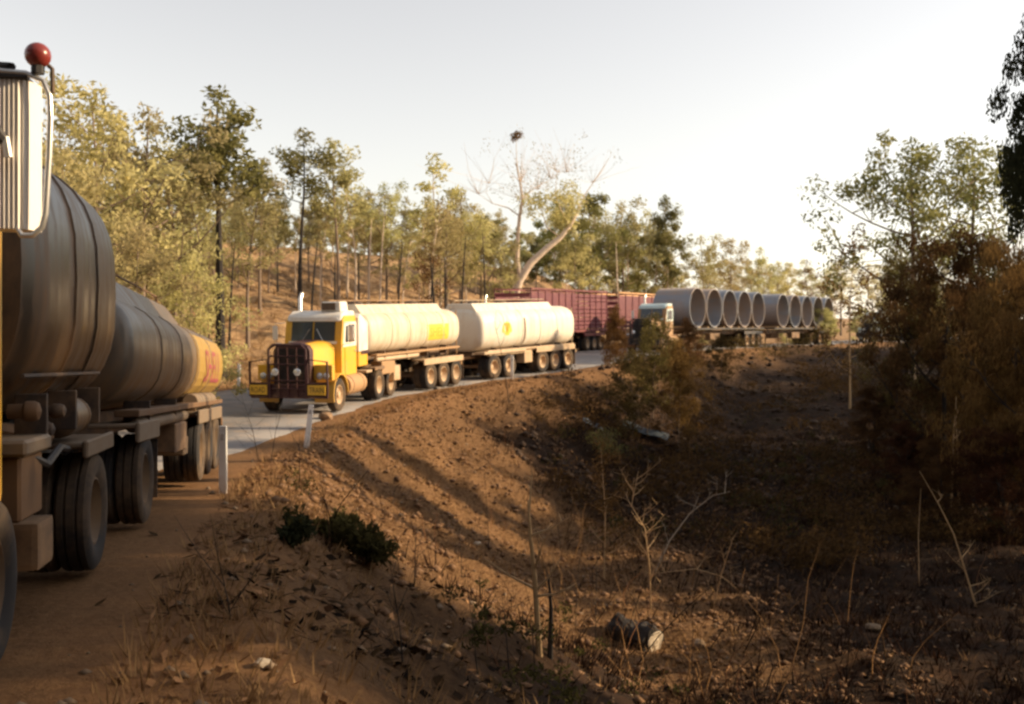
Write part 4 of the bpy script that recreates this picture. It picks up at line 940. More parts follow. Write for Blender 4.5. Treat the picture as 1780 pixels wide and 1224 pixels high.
# thin dark stems on the burnt slope
for i, (px, base, top, d) in enumerate([(398, 530, 430, 50), (430, 500, 400, 60), (540, 510, 420, 55), (582, 505, 430, 58), (625, 520, 440, 55), (640, 500, 380, 66), (660, 500, 380, 66), (603, 480, 380, 70), (760, 548, 440, 50), (746, 545, 450, 51), (775, 540, 445, 52), (800, 520, 410, 60), (690, 505, 420, 60), (845, 510, 400, 66), (1075, 520, 420, 88)]):
    x = (px - 890) / 1800 * d; z = gz(x, d); h = max(1.5, E - (top - 590) / 1800 * d - z); lean = rf.uniform(-.4, .4)
    root = empty('sapling', (x, d, z)); pale = i in (5, 6, 7, 14)
    tag(root, f'{"pale bare" if pale else "thin charred"} stem on the slope, base above {["the near guide post gap", "the far guide post", "the yellow cab roof", "the sleeper", "the cream tanker middle", "the cream tanker sign", "the cream tanker sign, right one", "the cream tanker front", "the cream tanker end, middle one", "the cream tanker end, left one", "the cream tanker end, right one", "the dog tanker front", "the side sign left edge", "the dog tanker emblem", "the maroon crate"][i]}', 'sapling', 'pale bare stems' if pale else 'thin charred stems on the slope')
    MB().tube([(0, 0, -.1), (lean * .3, 0, h * .4), (lean * .8, .05, h * .75), (lean * 1.3, .1, h)], [.075, .06, .045, .02], 6).build('trunk', M['bark_pale' if pale else 'bark_burnt'], root, smooth=True)
    for k_ in range(3):
        mb = MB(); z0_ = h * rf.uniform(.5, .85); a = rf.uniform(0, 6); mb.tube([(lean * .7, 0, z0_), (lean * .7 + math.cos(a) * .5, math.sin(a) * .5, z0_ + .7)], [.022, .008], 4)
        mb.build('branch', M['bark_pale' if pale else 'bark_burnt'], root)

# leaning white gum above the dog tanker
def px_poly(pts, d, base): return [at(px, py, d + dd) - base for (px, py, dd) in pts]
d0 = 80; bx = at(884, 545, d0); bx.z = gz(bx.x, bx.y)
lg = empty('leaning_gum', bx); tag(lg, 'large leaning white-barked gum with forked trunk and bare upper twigs above the dog tanker', 'tree')
T = MB(); base0 = Vector((0, 0, -.2))
T.tube([base0] + px_poly([(893, 520, 0), (903, 488, 0), (922, 458, .3), (948, 434, .5), (974, 413, .8), (990, 394, 1), (1002, 372, 1.2)], d0, bx), [.44, .36, .32, .28, .25, .21, .17, .12], 10)
T.tube(px_poly([(905, 484, 0), (899, 455, 0), (900, 415, -.4), (903, 378, -.6), (908, 348, -.8), (904, 318, -.9), (897, 285, -1)], d0, bx), [.19, .17, .15, .13, .10, .07, .03], 8)
rl = random.Random(9); tips = []
def twig(pts, r0):
    P_ = px_poly(pts, d0, bx); r0 *= .55; T.tube(P_, [r0 * (1 - .8 * i / (len(P_) - 1)) for i in range(len(P_))], 5); tips.append(P_[-1]); return P_
twig([(899, 448, 0), (888, 425, .3), (878, 405, .6)], .09)
twig([(903, 376, -.6), (884, 362, -1), (856, 354, -1.5), (832, 338, -2)], .11)
twig([(908, 348, -.8), (925, 330, -.5), (958, 312, 0), (985, 285, .5)], .08)
twig([(1002, 374, 1.2), (1016, 340, 1.5), (1046, 296, 2), (1062, 270, 2.3)], .11)
twig([(990, 394, 1), (975, 365, .5), (965, 340, 0), (968, 300, 0)], .12)
twig([(974, 413, .8), (950, 395, .2), (940, 360, 0), (935, 330, -.3)], .10)
twig([(1002, 372, 1.2), (1008, 355, 2), (1022, 350, 3)], .10)
twig([(856, 354, -1.5), (845, 335, -1.4), (850, 300, -1)], .05)
for k_ in range(110):                      # fan of fine bare twigs in the top
    sx, sy = rl.choice([(904, 318), (968, 300), (985, 300), (1030, 318), (850, 320), (935, 330), (908, 348), (832, 338), (958, 312)])
    ex = sx + rl.gauss(0, 34); ey = sy - abs(rl.gauss(40, 28)); dz = rl.uniform(-3, 3)
    P_ = px_poly([(sx, sy, 0), ((sx + ex) / 2 + rl.uniform(-6, 6), (sy + ey) / 2, dz * .5), (ex, ey, dz)], d0, bx); T.tube(P_, [.018, .012, .005], 3)
T.build('trunk', M['bark_pale'], lg, smooth=True)
Cc = [at(px + rl.gauss(0, 14), py + rl.gauss(0, 11), d0 + rl.uniform(-2, 2)) - bx for (px, py) in [(950, 370), (965, 350), (985, 365), (975, 385), (1000, 350), (940, 355)] for _ in range(5)]
V_, F_, Ti = leaves([tuple(c_) for c_ in Cc], 60, .75, .34, .10, np.random.default_rng(31)); link('crown', np_mesh('crown', V_, F_, M['leaf_gold'], Ti), lg)
Cc = [at(897, 237, d0 - 1) - bx, at(893, 241, d0 - 1) - bx, at(902, 234, d0) - bx]
V_, F_, Ti = leaves([tuple(c_) for c_ in Cc], 90, .40, .22, .08, np.random.default_rng(32)); link('crown', np_mesh('crown', V_, F_, M['leaf_brown'], Ti), lg)
Cc = [at(rl.gauss(940, 55), rl.gauss(310, 38), d0 + rl.uniform(-3, 3)) - bx for _ in range(75)]
V_, F_, Ti = leaves([tuple(c_) for c_ in Cc], 14, .8, .20, .06, np.random.default_rng(33)); link('crown', np_mesh('crown', V_, F_, M['leaf_gold'], Ti), lg)
T = MB(); T.tube(px_poly([(904, 318, -1), (898, 280, -1), (897, 240, -1)], d0, bx), [.05, .035, .015], 5); T.build('branch', M['bark_pale'], lg)

# right-hand trees
G3 = 'trees on the right bank'
tree_px('wide_green', 1585, 62, 250, 'wide open-limbed green tree above the dark brown bush at right', G3, wide=.95)
tree_px('wide_green', 1690, 64, 255, 'green tree right of the open-limbed one, behind the dark bush', G3, wide=1.0)
tree_px('bush_brown', 1640, 39, 400, 'large dark brown bushy tree in the gully at right', G3, wide=.85)
tree_px('bush_mid', 1585, 42, 440, 'olive-brown bushy tree just left of the large one', G3, wide=.62)
tree_px('bush_rust', 1765, 35, 425, 'rust-brown drooping bushy tree at the right edge', G3, wide=.8)
tree_px('bush_rust', 1800, 32, 470, 'rust-brown tree cut by the right picture edge, in front of the drooping one', G3, wide=.8)
tree_px('bush_mid', 1720, 44, 420, 'olive-brown tree behind the large dark bushy one, to its right', G3, wide=.75)
for k_, (px, d, top) in enumerate([(1575, 37, 730), (1640, 34, 760), (1700, 36, 720), (1745, 31, 740), (1520, 43, 670), (1600, 32, 810)]):
    tree_px('bush_brown', px, d, top, 'dark brown scrub bush at the foot of bushy trees, ' + ['leftmost but one', 'below the large dark tree', 'between the two trees', 'nearest the right edge', 'leftmost', 'lowest and nearest'][k_], 'scrub at the foot of the bushy trees', name='shrub', cat='shrub', wide=1.2)
tree_px('thin_brown', 1478, 57, 390, 'orange-brown sparse shrub left of the dark brown bush', G3, wide=1.0, name='shrub', cat='shrub')
tree_px('bush_rust', 1710, 41, 500, 'brown shrub between the dark bushy tree and the rust-brown tree', G3, name='shrub', cat='shrub', wide=.9)
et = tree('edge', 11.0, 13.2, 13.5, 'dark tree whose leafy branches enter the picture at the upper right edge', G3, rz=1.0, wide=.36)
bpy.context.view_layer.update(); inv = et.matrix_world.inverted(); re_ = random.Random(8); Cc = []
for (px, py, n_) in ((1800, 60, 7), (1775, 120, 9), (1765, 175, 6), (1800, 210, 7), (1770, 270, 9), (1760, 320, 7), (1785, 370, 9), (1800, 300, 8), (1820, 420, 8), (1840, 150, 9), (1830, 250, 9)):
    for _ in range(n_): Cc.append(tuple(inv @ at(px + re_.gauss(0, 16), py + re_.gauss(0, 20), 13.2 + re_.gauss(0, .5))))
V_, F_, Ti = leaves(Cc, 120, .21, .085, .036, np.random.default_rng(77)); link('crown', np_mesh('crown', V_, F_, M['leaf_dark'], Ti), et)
for (py0, py1, px1) in ((330, 140, 1775), (420, 290, 1765), (460, 390, 1785)):
    a_ = at(2150, py0, 13.2); b_ = at(px1, py1, 13.2); MB().tube([inv @ a_, inv @ (a_.lerp(b_, .5) + Vector((0, 0, .15))), inv @ b_], [.05, .03, .008], 6).build('branch', M['bark_burnt'], et)
# trees of the near right bank, outside the picture: they shade the gully
G4 = 'shade trees standing outside the picture on the right'
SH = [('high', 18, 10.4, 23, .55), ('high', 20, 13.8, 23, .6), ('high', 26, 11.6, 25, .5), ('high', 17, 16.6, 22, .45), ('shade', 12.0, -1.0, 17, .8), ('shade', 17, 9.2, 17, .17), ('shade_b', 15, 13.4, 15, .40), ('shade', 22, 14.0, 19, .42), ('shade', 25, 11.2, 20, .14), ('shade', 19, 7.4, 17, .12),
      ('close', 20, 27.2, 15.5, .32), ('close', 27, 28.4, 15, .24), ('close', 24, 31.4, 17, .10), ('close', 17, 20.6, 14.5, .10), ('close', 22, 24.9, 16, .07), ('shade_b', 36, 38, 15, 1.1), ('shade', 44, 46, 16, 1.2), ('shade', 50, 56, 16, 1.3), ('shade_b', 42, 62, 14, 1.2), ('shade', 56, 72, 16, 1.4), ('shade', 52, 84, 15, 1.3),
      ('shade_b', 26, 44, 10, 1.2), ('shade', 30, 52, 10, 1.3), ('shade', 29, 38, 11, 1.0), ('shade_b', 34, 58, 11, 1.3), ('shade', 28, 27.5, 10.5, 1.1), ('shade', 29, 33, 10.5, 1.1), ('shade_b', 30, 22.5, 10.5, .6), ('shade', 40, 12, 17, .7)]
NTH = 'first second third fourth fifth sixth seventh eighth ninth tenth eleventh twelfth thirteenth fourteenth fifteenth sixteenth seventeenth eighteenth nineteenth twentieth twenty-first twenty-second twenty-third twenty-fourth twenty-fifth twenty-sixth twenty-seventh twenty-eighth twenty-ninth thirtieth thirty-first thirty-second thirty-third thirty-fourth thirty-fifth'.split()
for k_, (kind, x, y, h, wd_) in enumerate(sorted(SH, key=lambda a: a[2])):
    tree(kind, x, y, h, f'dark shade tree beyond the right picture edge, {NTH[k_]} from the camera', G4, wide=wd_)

# unseen trees added behind the camera and beyond the gully to block skylight
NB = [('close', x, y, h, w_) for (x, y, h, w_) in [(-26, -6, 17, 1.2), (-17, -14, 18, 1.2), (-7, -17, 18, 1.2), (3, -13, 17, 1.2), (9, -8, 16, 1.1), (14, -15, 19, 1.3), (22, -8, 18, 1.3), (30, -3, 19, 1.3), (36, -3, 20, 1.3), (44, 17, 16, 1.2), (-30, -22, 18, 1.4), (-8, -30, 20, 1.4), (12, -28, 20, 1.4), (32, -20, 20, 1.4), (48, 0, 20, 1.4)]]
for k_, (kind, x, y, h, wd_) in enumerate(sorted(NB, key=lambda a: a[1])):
    tree(kind, x, y, h, f'unseen dense gum added behind the camera to block skylight, {NTH[k_]} from the left', 'unseen trees added to block skylight', wide=wd_)

# ------------------------------------------------------------------ gully growth
GS = 'saplings on the gully bank'
tree_px('sap_olive', 1135, 47, 545, 'greenish-brown sapling in front of the pipe truck', GS, name='sapling', wide=.95)
tree_px('sap_brown', 1066, 50, 530, 'dry brown sapling right of the dog tanker', GS, name='sapling', wide=.8)
tree_px('sap_brown', 1200, 58, 552, 'brown sapling hiding the rear of the pipe truck cab', GS, name='sapling', wide=1.1)
tree_px('sap_olive', 1255, 62, 580, 'low olive-brown sapling under the second culvert pipe', GS, name='sapling', wide=1.3)
tree_px('sap_brown', 1180, 45, 590, 'low brown sapling below the first culvert pipe', GS, name='sapling', wide=1.0)
tree_px('sap_olive', 1100, 44, 610, 'low olive sapling below the pipe truck cab', GS, name='sapling', wide=1.1)
tree_px('thin_brown', 1050, 26, 760, 'twiggy brown sapling in the middle of the dark gully', 'saplings on the gully bank', name='sapling', wide=1.2)
def shrub_at(px, py, d, rad, label, n_=14, mat='leaf_dark', seed=1):
    p = at(px, py, d); z = gz(p.x, p.y); root = empty('shrub', (p.x, p.y, z)); tag(root, label, 'shrub'); rs = random.Random(seed); mb = MB(); C = []
    for i in range(n_):
        a = rs.uniform(0, 6.28); e = Vector((math.cos(a) * rad * rs.uniform(.3, 1.1), math.sin(a) * rad * rs.uniform(.3, 1), rad * rs.uniform(.5, 1.35)))
        mb.tube([(0, 0, -.05), e * .5 + Vector((0, 0, .08)), e], [.022, .015, .006], 5); C += [tuple(e), tuple(e * .7)]
    mb.build('stem', M['bark'], root); V_, F_, Ti = leaves(C, 46, rad * .42, .11, .042, np.random.default_rng(seed)); link('foliage', np_mesh('foliage', V_, F_, M[mat], Ti), root); return root
shrub_at(640, 985, hit(640, 985), .38, 'dark green shrub on the embankment below the leaning guide post', 14, 'leaf_scrub', 3)
shrub_at(585, 950, hit(585, 950), .26, 'dark leafy shrub touching the green embankment shrub on its left', 12, 'leaf_scrub', 13)
shrub_at(505, 950, hit(505, 950), .22, 'small dark shrub on the verge left of the green embankment shrub', 10, 'leaf_dark', 4)
shrub_at(1050, 800, hit(1050, 800), .8, 'low green shrub beside the blue-grey sheet in the shaded gully', 12, 'leaf_green', 5)

def stalk(pts, r, label, mat='stem_dry', name='dry_stalk', cat='stalk', group=None, twigs=0, seed=0):
    """pts: (px, py, distance); foot set on the ground"""
    dd = hit(pts[0][0], pts[0][1], 6) if pts[0][1] > 660 else pts[0][2]; P_ = [at(p[0], p[1], dd + p[2] - pts[0][2]) for p in pts]; z = gz(P_[0].x, P_[0].y); P_[0].z = z - .06; b0 = P_[0].copy()
    o = MB().tube([p - b0 for p in P_], [.62 * r * (1 - .75 * i / (len(P_) - 1)) for i in range(len(P_))], 7).build(name, M[mat], None, smooth=True)
    o.location = b0; tag(o, label, cat, group)
    if twigs:
        rs = random.Random(seed)
        for i in range(twigs):
            mb = MB()
            k_ = rs.randrange(1, len(P_)); q_ = (P_[k_] - b0).lerp(P_[k_ - 1] - b0, rs.random()); e = q_ + Vector((rs.gauss(0, .3), rs.gauss(0, .2), rs.uniform(.15, .6))); mb.tube([q_, q_.lerp(e, .5) + Vector((0, 0, -.03)), e], [r * .3, r * .2, r * .06], 4)
            for _ in range(3):
                m_ = q_.lerp(e, rs.uniform(.35, .9)); mb.tube([m_, m_ + Vector((rs.gauss(0, .13), rs.gauss(0, .1), rs.uniform(.04, .22)))], [r * .14, r * .04], 3)
            mb.build('twig', M[mat], o)
    return o
stalk([(938, 1140, 17.5), (930, 1010, 17.4), (922, 930, 17.3), (918, 870, 17.3)], .075, 'half-charred dead stump with sunlit edge in front of the sunny slope', 'stem_dry', 'dead_stump', 'stump', twigs=8, seed=9)
stalk([(956, 1150, 17.8), (958, 1060, 17.8), (954, 1000, 17.8)], .07, 'short charred stump beside the sunlit dead stump', 'bark_burnt', 'dead_stump', 'stump')
stalk([(1140, 992, 21), (1165, 940, 21), (1200, 893, 21), (1240, 862, 21), (1270, 855, 21)], .035, 'pale stem arching over in the dark gully', 'cut_wood', twigs=7, seed=2)
stalk([(1700, 1060, 20), (1682, 1000, 20), (1660, 930, 20), (1632, 875, 20), (1600, 820, 20)], .04, 'long orange stem leaning left at the lower right', 'stem_dry', twigs=7, seed=3)
stalk([(1132, 1060, 20), (1130, 990, 20), (1122, 920, 20), (1098, 880, 20.2), (1110, 820, 20.4)], .035, 'crooked brown sapling with many twigs above the burnt log', 'stem_dry', twigs=26, seed=4)
stalk([(1290, 1030, 20), (1255, 1003, 20), (1210, 990, 20), (1140, 998, 20)], .03, 'low bowed stem lying right of the crooked sapling', 'stem_dry', twigs=6, seed=5)
stalk([(1240, 1060, 21), (1255, 1000, 21), (1275, 935, 21)], .028, 'short reddish stem right of the bowed stem', 'stem_dry', twigs=6, seed=6)
stalk([(1092, 1090, 17.5), (1112, 1045, 17.5)], .025, 'short stick poking up beside the burnt log', 'stem_dry')
stalk([(1125, 760, 30), (1128, 700, 30), (1135, 655, 30)], .03, 'single pale stick standing on the shaded bank below the pipe truck', 'stem_dry')
stalk([(1600, 1020, 22), (1598, 930, 22), (1602, 850, 22)], .025, 'thin brown stalk standing left of the long orange stem', 'stem_dry')
TW = ['below the leaning guide post', 'at the bottom left of the stump', 'second left of the stump at the bottom', 'on the sunny stripe', 'right of the green shrub', 'in the dark band left of the stump', 'right of the stump', 'beside the leaning guide post foot', 'on the near verge', 'at the foot of the stump', 'left of the burnt log', 'between stump and log', 'below the green shrub', 'leaning left of the nearest post', 'leaning right by the nearest post', 'crossing the white dog tanker']
for i, (px, b_, t_, d, ln) in enumerate([(520, 850, 750, 17, 0), (885, 1175, 1040, 13, -12), (830, 1170, 1050, 13, -14), (803, 1010, 905, 18, -6), (720, 1020, 920, 15, 3), (850, 960, 820, 20, -8), (975, 960, 840, 22, -14), (560, 835, 770, 20, 4), (400, 1080, 1015, 8.5, -12), (930, 1175, 1050, 13, -8), (1035, 1120, 940, 17, 4), (1000, 1100, 960, 18, 8), (700, 1160, 1060, 11, -10), (450, 800, 690, 18, -30), (470, 800, 700, 18, 22), (885, 700, 560, 40, -25)]):
    stalk([(px, b_, d), (px + ln * .4, (b_ + t_) / 2, d), (px + ln, t_, d + .2)], .014 if d < 30 else .03, f'thin burnt twig standing up from the embankment {TW[i]}', 'bark_burnt', 'burnt_twig', 'twig', 'burnt twigs on the embankment', twigs=6, seed=40 + i)

for k_, (px, b_, t_, ln) in enumerate([(1655, 885, 690, 8), (1668, 880, 720, -6), (1705, 870, 640, 10), (1728, 860, 650, -14), (1752, 865, 640, 8), (1770, 868, 660, 12)]):
    stalk([(px, b_, 33), (px + ln * .3, (b_ + t_) / 2, 33), (px + ln, t_, 33.3)], .075, 'thin pale trunk under the rust-brown trees at right, ' + ['leftmost', 'second from left', 'third from left', 'fourth from left', 'fifth from left', 'rightmost'][k_], 'stem_dry', 'pale_stem', 'stem', 'pale stems under the rust-brown trees', twigs=4, seed=70 + k_)
# burnt log with a pale sawn end
p = at(1112, 1128, hit(1112, 1128)); z = gz(p.x, p.y)
lg_ = empty('burnt_log', (p.x, p.y, z + .09), R(14)); tag(lg_, 'short burnt black log with pale round sawn end on gully floor', 'log')
mb = MB(); rs = random.Random(3); prof = [(-.72, .02), (-.70, .24)] + [(-.64 + .1 * i_, .31 + rs.uniform(-.03, .03)) for i_ in range(11)]
mb.lathe(prof + [(.41, .27), (.41, .02)], (0, 0, .08), 'x', 26); mb.v = [(x + rs.uniform(-.02, .02), y * rs.uniform(.92, 1.07), .08 + (z_ - .08) * rs.uniform(.92, 1.07)) for (x, y, z_) in mb.v]
mb.v = [(x + .03 * math.sin(4 * math.atan2(z_, y)), y * (1 + .14 * math.sin(7 * x + 3 * z_) + .10 * math.sin(5 * math.atan2(z_ - .08, y))), z_ * (1 + .12 * math.sin(6 * x + 5 * y) + .08 * math.sin(3 * math.atan2(z_ - .08, y) + x * 4))) for (x, y, z_) in mb.v]; mb.build('log', M['bark_burnt'], lg_)
mb = MB(); mb.lathe([(.40, .25), (.43, .26), (.445, .22), (.43, .12), (.45, .06), (.44, .01)], (0, 0, .08), 'x', 20); mb.v = [(x, y * (1 + .10 * math.sin(5 * math.atan2(z_ - .08, y))), z_ * (1 + .08 * math.sin(3 * math.atan2(z_ - .08, y)))) for (x, y, z_) in mb.v]; mb.build('sawn_end', M['cut_wood'], lg_, smooth=False)
lg_.rotation_euler = (0, R(6), R(-42)); lg_.scale = (.9, .95, .95)
# blue-grey sheets lying on the shaded bank
for (px, py, d, w0, rot, lab) in [(1115, 752, hit(1115, 752), 2.4, -12, 'bent blue-grey metal sheet lying on the shaded gully bank'), (1030, 742, hit(1030, 742), .9, 8, 'small blue-grey scrap left of the bent metal sheet')]:
    p = at(px, py, d); z = gz(p.x, p.y); mb = MB(); n_ = 14; vs = []; fs = []
    for i in range(n_ + 1):
        u = i / n_; zz = .05 * math.sin(u * 9) + .10 * math.sin(u * 3 + 1)
        for (v_, dz) in ((-.3, 0), (.3, .12), (.3, .105), (-.3, -.015)): vs.append(((u - .5) * w0, v_, zz + dz))
    for i in range(n_):
        for k_ in range(4): fs.append((i * 4 + k_, i * 4 + (k_ + 1) % 4, (i + 1) * 4 + (k_ + 1) % 4, (i + 1) * 4 + k_))
    fs += [(0, 1, 2, 3), tuple(n_ * 4 + k_ for k_ in (3, 2, 1, 0))]
    o = mb.add(vs, fs).build('metal_sheet', M['blue_sheet'], None, smooth=True); o.location = (p.x, p.y, z + .02); o.rotation_euler = (R(8), R(12), R(rot)); tag(o, lab, 'metal sheet')

# ------------------------------------------------------------------ ground cover, uncountable
def scatter(N, xr_, yr_, keep, seed):
    rng = np.random.default_rng(seed); x = rng.uniform(*xr_, N); y = yr_[0] + (yr_[1] - yr_[0]) * rng.random(N) ** 1.5
    T, S, Z = road_coords(x, y); k_ = keep(x, y, T, rng) & (np.abs(x) < .62 * y + 6)
    x, y = x[k_], y[k_]; return x, y, ground(x, y), rng
def off_road(x, y, T, rng): return (T > 1.9) | (T < -7.6)
def grass(N, seed, hgt, wid, xr_, yr_, keep, mat, name, label, blades=6):
    x, y, z, rng = scatter(N, xr_, yr_, keep, seed); n_ = len(x)
    bx_, by_, bz_ = (np.repeat(a, blades) for a in (x, y, z)); K = n_ * blades; sc = np.repeat(.5 + rng.random(n_), blades)
    a = rng.uniform(0, 6.28, K); sp_ = .05 + .16 * rng.random(K); h = hgt * sc * (.4 + .8 * rng.random(K))
    bx_ += np.cos(a) * sp_ * .6; by_ += np.sin(a) * sp_ * .6; w0 = wid * (.6 + .8 * rng.random(K)); b2 = a + 1.57 + rng.normal(0, .5, K)
    p0 = np.stack([bx_ - np.cos(b2) * w0, by_ - np.sin(b2) * w0, bz_ - .02], 1); p1 = np.stack([bx_ + np.cos(b2) * w0, by_ + np.sin(b2) * w0, bz_ - .02], 1)
    p2 = np.stack([bx_ + np.cos(a) * h * .7, by_ + np.sin(a) * h * .7, bz_ + h], 1)
    V_ = np.stack([p0, p1, p2], 1).reshape(-1, 3); tn = np.repeat(np.repeat(rng.random(n_), blades) * .6 + .4 * rng.random(K), 3)
    o = link(name, np_mesh(name, V_, np.arange(K * 3).reshape(-1, 3), M[mat], np.stack([tn, tn, tn, np.ones_like(tn)], 1))); tag(o, label, 'grass', kind='stuff')
def in_burn_shade(x, y, T, r): return T > np.interp(y, [0, 9, 14, 16.5, 19, 31, 37, 60], [2.6, 3.0, 3.8, 5.5, 11.5, 10.0, 3.6, 2.8]) + r.normal(0, .8, len(x))  # burnt area, stretched over ground coloured dark for shade
def outside_burn_shade(x, y, T, r): return off_road(x, y, T, r) & ((T < 0) | ~in_burn_shade(x, y, T, r) | (r.random(len(x)) < .10))
def patchy(x, y, T, rng): return outside_burn_shade(x, y, T, rng) & (fbm(x * .5 + 3, y * .5, 3) + rng.normal(0, .08, len(x)) > -.06)
grass(48000, 51, .15, .008, (-14, 20), (5, 50), patchy, 'grass_dry', 'dry_grass', 'short dry grass scattered over embankment and gully', 6)
grass(16000, 52, .34, .018, (-45, 25), (32, 85), lambda x, y, T, r: T < -7.6, 'grass_dry', 'dry_hill_grass', 'sparse dry grass over the burnt hillside', 5)
grass(7000, 53, .30, .012, (-4, 26), (15, 48), in_burn_shade, 'ash', 'burnt_grass', 'burnt grass stubble in the gully, blackened for shade', 6)
def litter(N, seed, l, w_, xr_, yr_, keep, mat, name, label, lift=.02, cat='leaf litter'):
    x, y, z, rng = scatter(N, xr_, yr_, keep, seed); n_ = len(x)
    a = rng.uniform(0, 6.28, n_); ls = l * (.4 + rng.random(n_)) / 2; ws = w_ * (.4 + rng.random(n_)) / 2; tl = rng.normal(0, .35, n_); t2 = rng.normal(0, .45, n_)
    u = np.stack([np.cos(a), np.sin(a), tl], 1) * ls[:, None]; v = np.stack([-np.sin(a), np.cos(a), t2], 1) * ws[:, None]; c_ = np.stack([x, y, z + lift], 1)
    V_ = np.stack([c_ - u, c_ + v, c_ + u, c_ - v], 1).reshape(-1, 3); tn = np.repeat(rng.random(n_) ** 1.6, 4)
    o = link(name, np_mesh(name, V_, np.arange(n_ * 4).reshape(-1, 4), M[mat], np.stack([tn, tn, tn, np.ones_like(tn)], 1))); tag(o, label, cat, kind='stuff')
litter(90000, 61, .13, .05, (-13, 22), (4.5, 45), lambda x, y, T, r: outside_burn_shade(x, y, T, r) & (r.random(len(x)) < np.interp(y, [5, 14, 17], [.35, .45, 1])), 'litter', 'leaf_litter', 'fallen brown gum leaves over embankment and gully floor')
litter(26000, 63, .16, .07, (-4, 26), (8, 50), in_burn_shade, 'ash', 'burnt_litter', 'burnt leaf litter over the gully floor, darkened for shade')
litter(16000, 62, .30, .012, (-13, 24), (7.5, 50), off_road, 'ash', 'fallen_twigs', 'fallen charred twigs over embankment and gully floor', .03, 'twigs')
def tangle(N, seed, hgt, xr_, yr_, keep, mat, name, label, r=.008):
    x, y, z, rng = scatter(N, xr_, yr_, keep, seed); n_ = len(x); K = 5; V_ = []; F_ = []
    a = rng.uniform(0, 6.28, n_); h = hgt * (.25 + rng.random(n_) ** 1.6); reach = h * rng.uniform(.1, 1.1, n_); sag = rng.uniform(0, .55, n_); wb = rng.uniform(-.2, .2, (n_, 2))
    ring = []
    for i in range(K):
        f = i / (K - 1); cx_ = x + np.cos(a) * reach * f ** 1.4 + wb[:, 0] * math.sin(f * 5) * h * .4; cy_ = y + np.sin(a) * reach * f ** 1.4 + wb[:, 1] * math.sin(f * 4) * h * .4
        cz_ = z - .03 + h * (f - sag * f * f); rr = r * (1 - .75 * f) * (.7 + .6 * h / hgt)
        for k_ in range(3): ring.append(np.stack([cx_ + rr * math.cos(k_ * 2.1), cy_ + rr * math.sin(k_ * 2.1), cz_ + rr * .3 * k_], 1))
    V_ = np.stack(ring, 1).reshape(-1, 3); q = np.array([(i * 3 + k_, i * 3 + (k_ + 1) % 3, i * 3 + 3 + (k_ + 1) % 3, i * 3 + 3 + k_) for i in range(K - 1) for k_ in range(3)])
    F_ = (q[None] + (np.arange(n_) * K * 3)[:, None, None]).reshape(-1, 4); tn = np.repeat(rng.random(n_) ** 2.2, K * 3)
    o = link(name, np_mesh(name, V_, F_, M[mat], np.stack([tn, tn, tn, np.ones_like(tn)], 1))); tag(o, label, 'undergrowth', kind='stuff')
tangle(2600, 81, 1.1, (-3, 24), (10, 46), lambda x, y, T, r: (T > 3.2) & (fbm(x * .4, y * .4, 3) > -.02), 'stemmy', 'dry_undergrowth', 'tangle of thin burnt stems over the embankment and gully')
tangle(1300, 82, 2.3, (0, 20), (16, 40), lambda x, y, T, r: (T > 8) & (fbm(x * .3 + 9, y * .3, 3) > .03), 'stemmy', 'tall_dry_undergrowth', 'tall thin burnt stems standing in the gully', .011)
def brush(N, seed, keep, xr_, yr_, mat, name, label, rad=.45, n_=42, l=.13, w_=.045):
    x, y, z, rng = scatter(N, xr_, yr_, keep, seed); C = np.stack([x, y, z + rng.uniform(.1, .75, len(x))], 1)
    V_, F_, Ti = leaves(C, n_, rad * (.5 + rng.random(len(x))), l, w_, rng, .6, .7); o = link(name, np_mesh(name, V_, F_, M[mat], Ti)); tag(o, label, 'undergrowth', kind='stuff')
brush(4200, 91, lambda x, y, T, r: (T > 3.4) & (T < 30) & (fbm(x * .35 + 2, y * .35, 3) > .0), (1, 36), (27, 82), 'leaf_brown_shaded', 'burnt_scrub', 'low burnt scrub over the shaded gully bank', .55, 46, .16, .05)
brush(1500, 94, lambda x, y, T, r: (T > 1.9) & (T < 4.2), (3, 34), (52, 92), 'leaf_mid', 'crest_scrub', 'dull brown scrub along the crest below the pipe trucks', .5, 40, .17, .05)
brush(420, 92, lambda x, y, T, r: (T > 4) & (fbm(x * .5 + 12, y * .5, 3) > .04), (1, 24), (30, 56), 'leaf_scrub', 'green_scrub', 'sparse dark green scrub in the gully', .45)
brush(260, 93, lambda x, y, T, r: (T > 2.6) & (T < 9) & (y < 16) & (fbm(x * .8 + 5, y * .8, 3) > .02), (-4, 6), (8, 17), 'leaf_scrub', 'verge_scrub', 'low dark scrub on the near embankment', .16, 40, .07, .025)
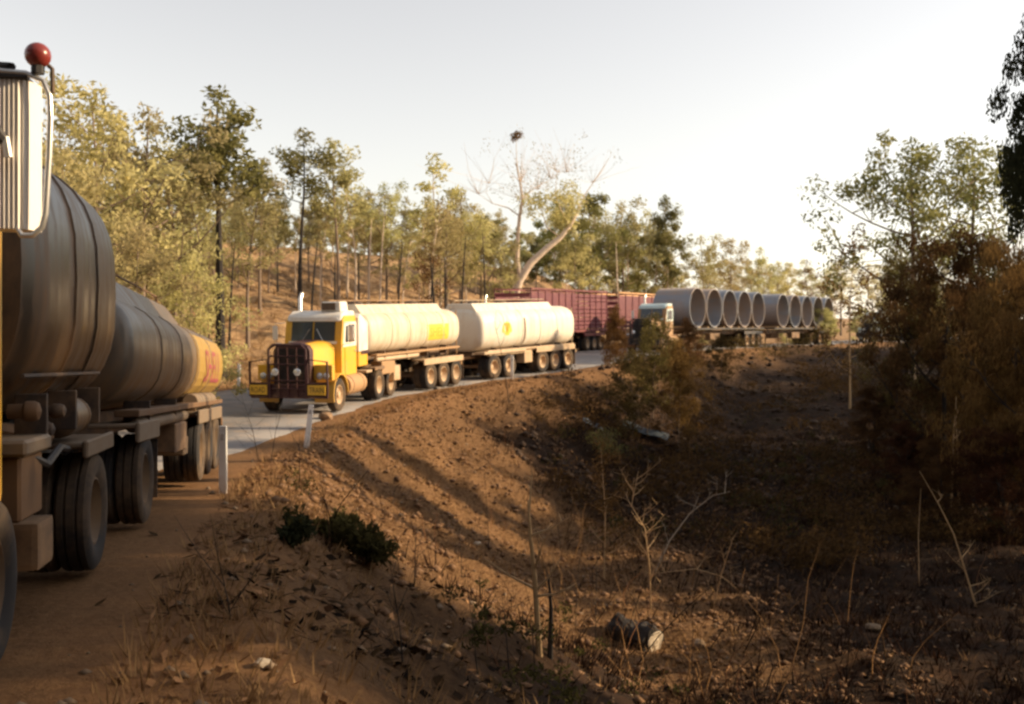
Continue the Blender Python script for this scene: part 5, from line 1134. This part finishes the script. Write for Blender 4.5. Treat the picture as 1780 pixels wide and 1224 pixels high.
# loose stones and clods: joined, too many to count
def stones(N, seed, r0, xr_, yr_, keep, mat, name, label):
    x, y, z, rng = scatter(N, xr_, yr_, keep, seed); n_ = len(x)
    O = np.array([(1, 0, 0), (-1, 0, 0), (0, 1, 0), (0, -1, 0), (0, 0, 1), (0, 0, -1)], float); Fo = np.array([(0, 2, 4), (2, 1, 4), (1, 3, 4), (3, 0, 4), (2, 0, 5), (1, 2, 5), (3, 1, 5), (0, 3, 5)])
    r = r0 * (.25 + rng.random(n_) ** 3 * 1.6); a = rng.uniform(0, 6.28, n_); P_ = O[None] * (r[:, None, None] * rng.uniform(.6, 1.3, (n_, 6, 1))) * np.array([1, 1, .65])
    ca, sa = np.cos(a)[:, None], np.sin(a)[:, None]; X = P_[..., 0] * ca - P_[..., 1] * sa; Y = P_[..., 0] * sa + P_[..., 1] * ca
    V_ = np.stack([X + x[:, None], Y + y[:, None], P_[..., 2] + z[:, None] + r[:, None] * .2], 2).reshape(-1, 3)
    F_ = (Fo[None] + (np.arange(n_) * 6)[:, None, None]).reshape(-1, 3); tag(link(name, np_mesh(name, V_, F_, M[mat])), label, 'stones', kind='stuff')
stones(4200, 71, .045, (-12, 22), (4.5, 42), lambda x, y, T, r: (T > 1.5) | (T < -7), 'stone', 'loose_stones', 'loose stones and clods over verge, embankment and gully floor')
stones(7000, 72, .022, (-12, 10), (8, 52), lambda x, y, T, r: (np.abs(T - np.interp(y, [17, 23, 30], [-1.0, 1.0, 1.5])) < .55) | (np.abs(T + 6.6) < .4), 'stone', 'road_gravel', 'fine gravel spilled along the broken road edge')
stones(16000, 73, .07, (-6, 12), (9, 40), lambda x, y, T, r: (T > 2.5) & (T < 14) & (r.random(len(x)) < np.interp(y, [10, 15, 18], [.08, .35, 1])), 'clod', 'earth_clods', 'dry earth clods over the embankment slope')
stones(5000, 74, .16, (0, 34), (36, 90), lambda x, y, T, r: (T > 2.4) & (T < 16), 'clod_burnt', 'bank_clods', 'scorched earth clods over the far gully bank, darkened as shaded')
# a few single things
def rock(px, py, d, r, label, mat='stone', sq=.6, seed=1):
    d = hit(px, py) if py > 800 else d; p = at(px, py, d); z = gz(p.x, p.y); bm = bmesh.new(); bmesh.ops.create_icosphere(bm, subdivisions=2, radius=r); rs = random.Random(seed)
    for v in bm.verts: v.co *= 1 + rs.uniform(-.16, .16); v.co.z *= sq
    me = bpy.data.meshes.new('rock'); bm.to_mesh(me); bm.free(); me.materials.append(M[mat]); o = link('rock', me); o.location = (p.x, p.y, z + r * sq * .5); tag(o, label, 'rock'); return o
rock(566, 718, 31, .22, 'dark lump at the road edge beside the yellow truck front wheel', 'dark', .7, 2)
rock(455, 1165, 6.6, .055, 'small pale stone at the bottom left on the verge', 'cut_wood', .6, 3)
rock(830, 950, 18.5, .10, 'pale stone in the shadow band on the embankment', 'cut_wood', .6, 4)
rock(1520, 1095, 20, .16, 'flat pale stone on the gully floor, lower right', 'stone', .4, 5)
rock(1215, 1130, 19, .14, 'orange stone right of the burnt log', 'stone', .7, 6)
rock(1690, 860, 36, .5, 'boulder at the foot of the rust-brown tree', 'stone', .6, 7)
